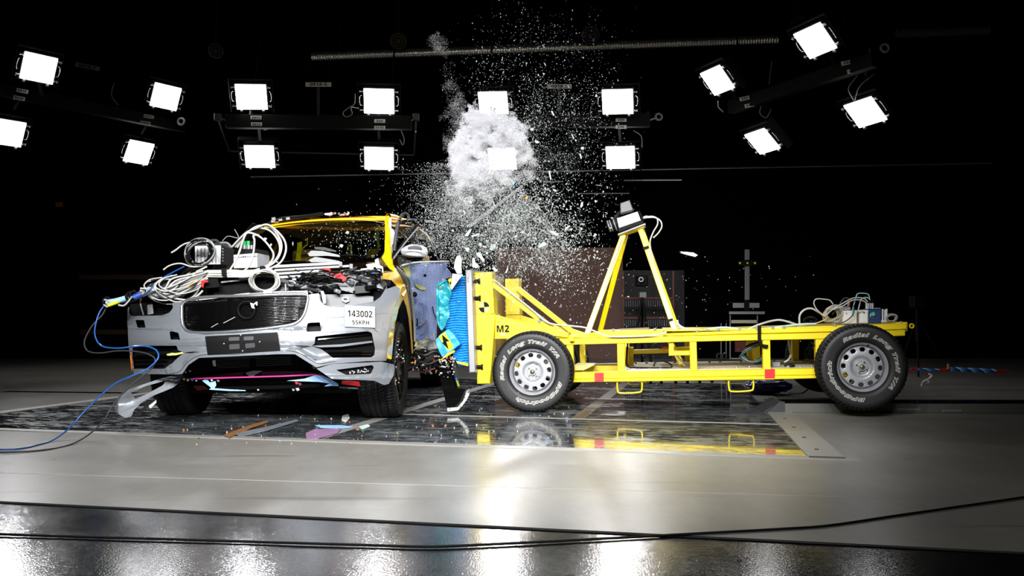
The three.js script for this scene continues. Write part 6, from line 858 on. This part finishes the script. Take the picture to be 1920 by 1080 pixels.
  for (const [px, py, r, w] of puffs) {
    const c = at(px, py, 7.6 + (q() - .5) * .15), R = r / F * 7.6, cnt = Math.round(K * .88 * r * r * w / wsum * (w < .2 ? 2.2 : 1)); let got = 0, tries = 0;
    while (got < cnt && j < K && tries++ < cnt * 9) {
      const v = V(q() * 2 - 1, q() * 2 - 1, q() * 2 - 1), l = v.length(); if (l > 1) continue; v.multiplyScalar(R * 1.25); const p = c.clone().add(v);
      const k = fbm(p.x * 5.5, p.y * 5.5, p.z * 5.5, 4), f = fbm(p.x * 17, p.y * 17, p.z * 17 + 5, 3);
      if (l * 1.25 > .88 + k * .75 + f * .5) continue; if (fbm(p.x * 8 + 20, p.y * 8, p.z * 8, 3) + .1 < q() * .28) continue; if (w < .2 && q() > .45 + k * 1.6 + f) continue;
      mt.makeScale(1, 1, 1); putI(sm, j++, p, (.0016 + q() * .0009) * (w < .2 ? .62 : 1)); got++;
    }
  }
  sm.count = j; scene.add(sm);
  // scraps strewn over the floor: glass, paint and plastic crumbs
  const crumbs = new THREE.InstancedMesh(new THREE.TetrahedronGeometry(1), std(0xffffff, { roughness: .5 }), 600); crumbs.name = 'floor_crumbs'; crumbs.userData.kind = 'stuff'; crumbs.userData.label = 'coloured crumbs of glass and paint strewn over the glass floor'; crumbs.userData.category = 'debris'; crumbs.castShadow = crumbs.receiveShadow = true;
  const cols = [0xd0d4d2, 0xc0c8c4, 0x9fa8a4, 0xb86a38, 0xb0a850, 0x6f90b8, 0x9a5a7a, 0x202020].map((c) => new THREE.Color(c));
  for (let k = 0; k < 600; k++) { const x = 330 + Math.pow(q(), .9) * 760, y = 725 + q() * 110, p = ground(x, y), s = .002 + Math.pow(q(), 3) * .007; p.y = s * .4; putI(crumbs, k, p, s, 1.4); crumbs.setColorAt(k, cols[Math.floor(q() * 8)]); }
  scene.add(crumbs);
  const sheet = (l, m, name, label, cat) => single(name, panel(l, (x, y, e) => { const p = ground(x, y, .006 + .02 * Math.max(0, fbm(x * .05, y * .1, 4, 2))); p.y -= e; return p; }, { t: .003, max: 8, r: 1 }), m, label, cat);
  sheet([[642, 779], [654, 776], [656, 784], [648, 792], [640, 788]], M.white, 'plastic_scrap', 'crumpled white scrap on the glass floor before the car wheel', 'scrap');
  sheet([[590, 797], [640, 797], [662, 800], [640, 803], [600, 801]], M.paleBlue, 'reflection_film', 'long pale blue film painted as a reflection on the glass floor before the car wheel', 'film');  // these films paint in reflections of the car underside
  sheet([[573, 812], [590, 804], [640, 803], [632, 812], [596, 822], [575, 824]], std(0x8a6a88, { roughness: .5 }), 'reflection_film', 'pinkish purple film painted as a reflection at the front edge of the glass floor', 'film');
  sheet([[420, 815], [465, 798], [500, 788], [504, 791], [470, 803], [430, 820]], std(0x80562a, { roughness: .6 }), 'reflection_film', 'orange-brown strip painted as a reflection on the glass floor before the car', 'film');
  sheet([[440, 812], [500, 800], [556, 786], [560, 789], [505, 806], [450, 819]], std(0x70767c, { roughness: .4 }), 'reflection_film', 'grey translucent strip painted as a reflection beside the orange-brown one', 'film');
  sheet([[672, 800], [690, 795], [694, 799], [680, 805]], M.glassBit, 'plastic_scrap', 'bent clear scrap right of the blue film', 'scrap');
  sheet([[564, 762], [572, 761], [575, 766], [567, 769]], M.black, 'plastic_scrap', 'small black scrap on the glass under the bumper', 'scrap');
}

renderer.render(scene, camera);
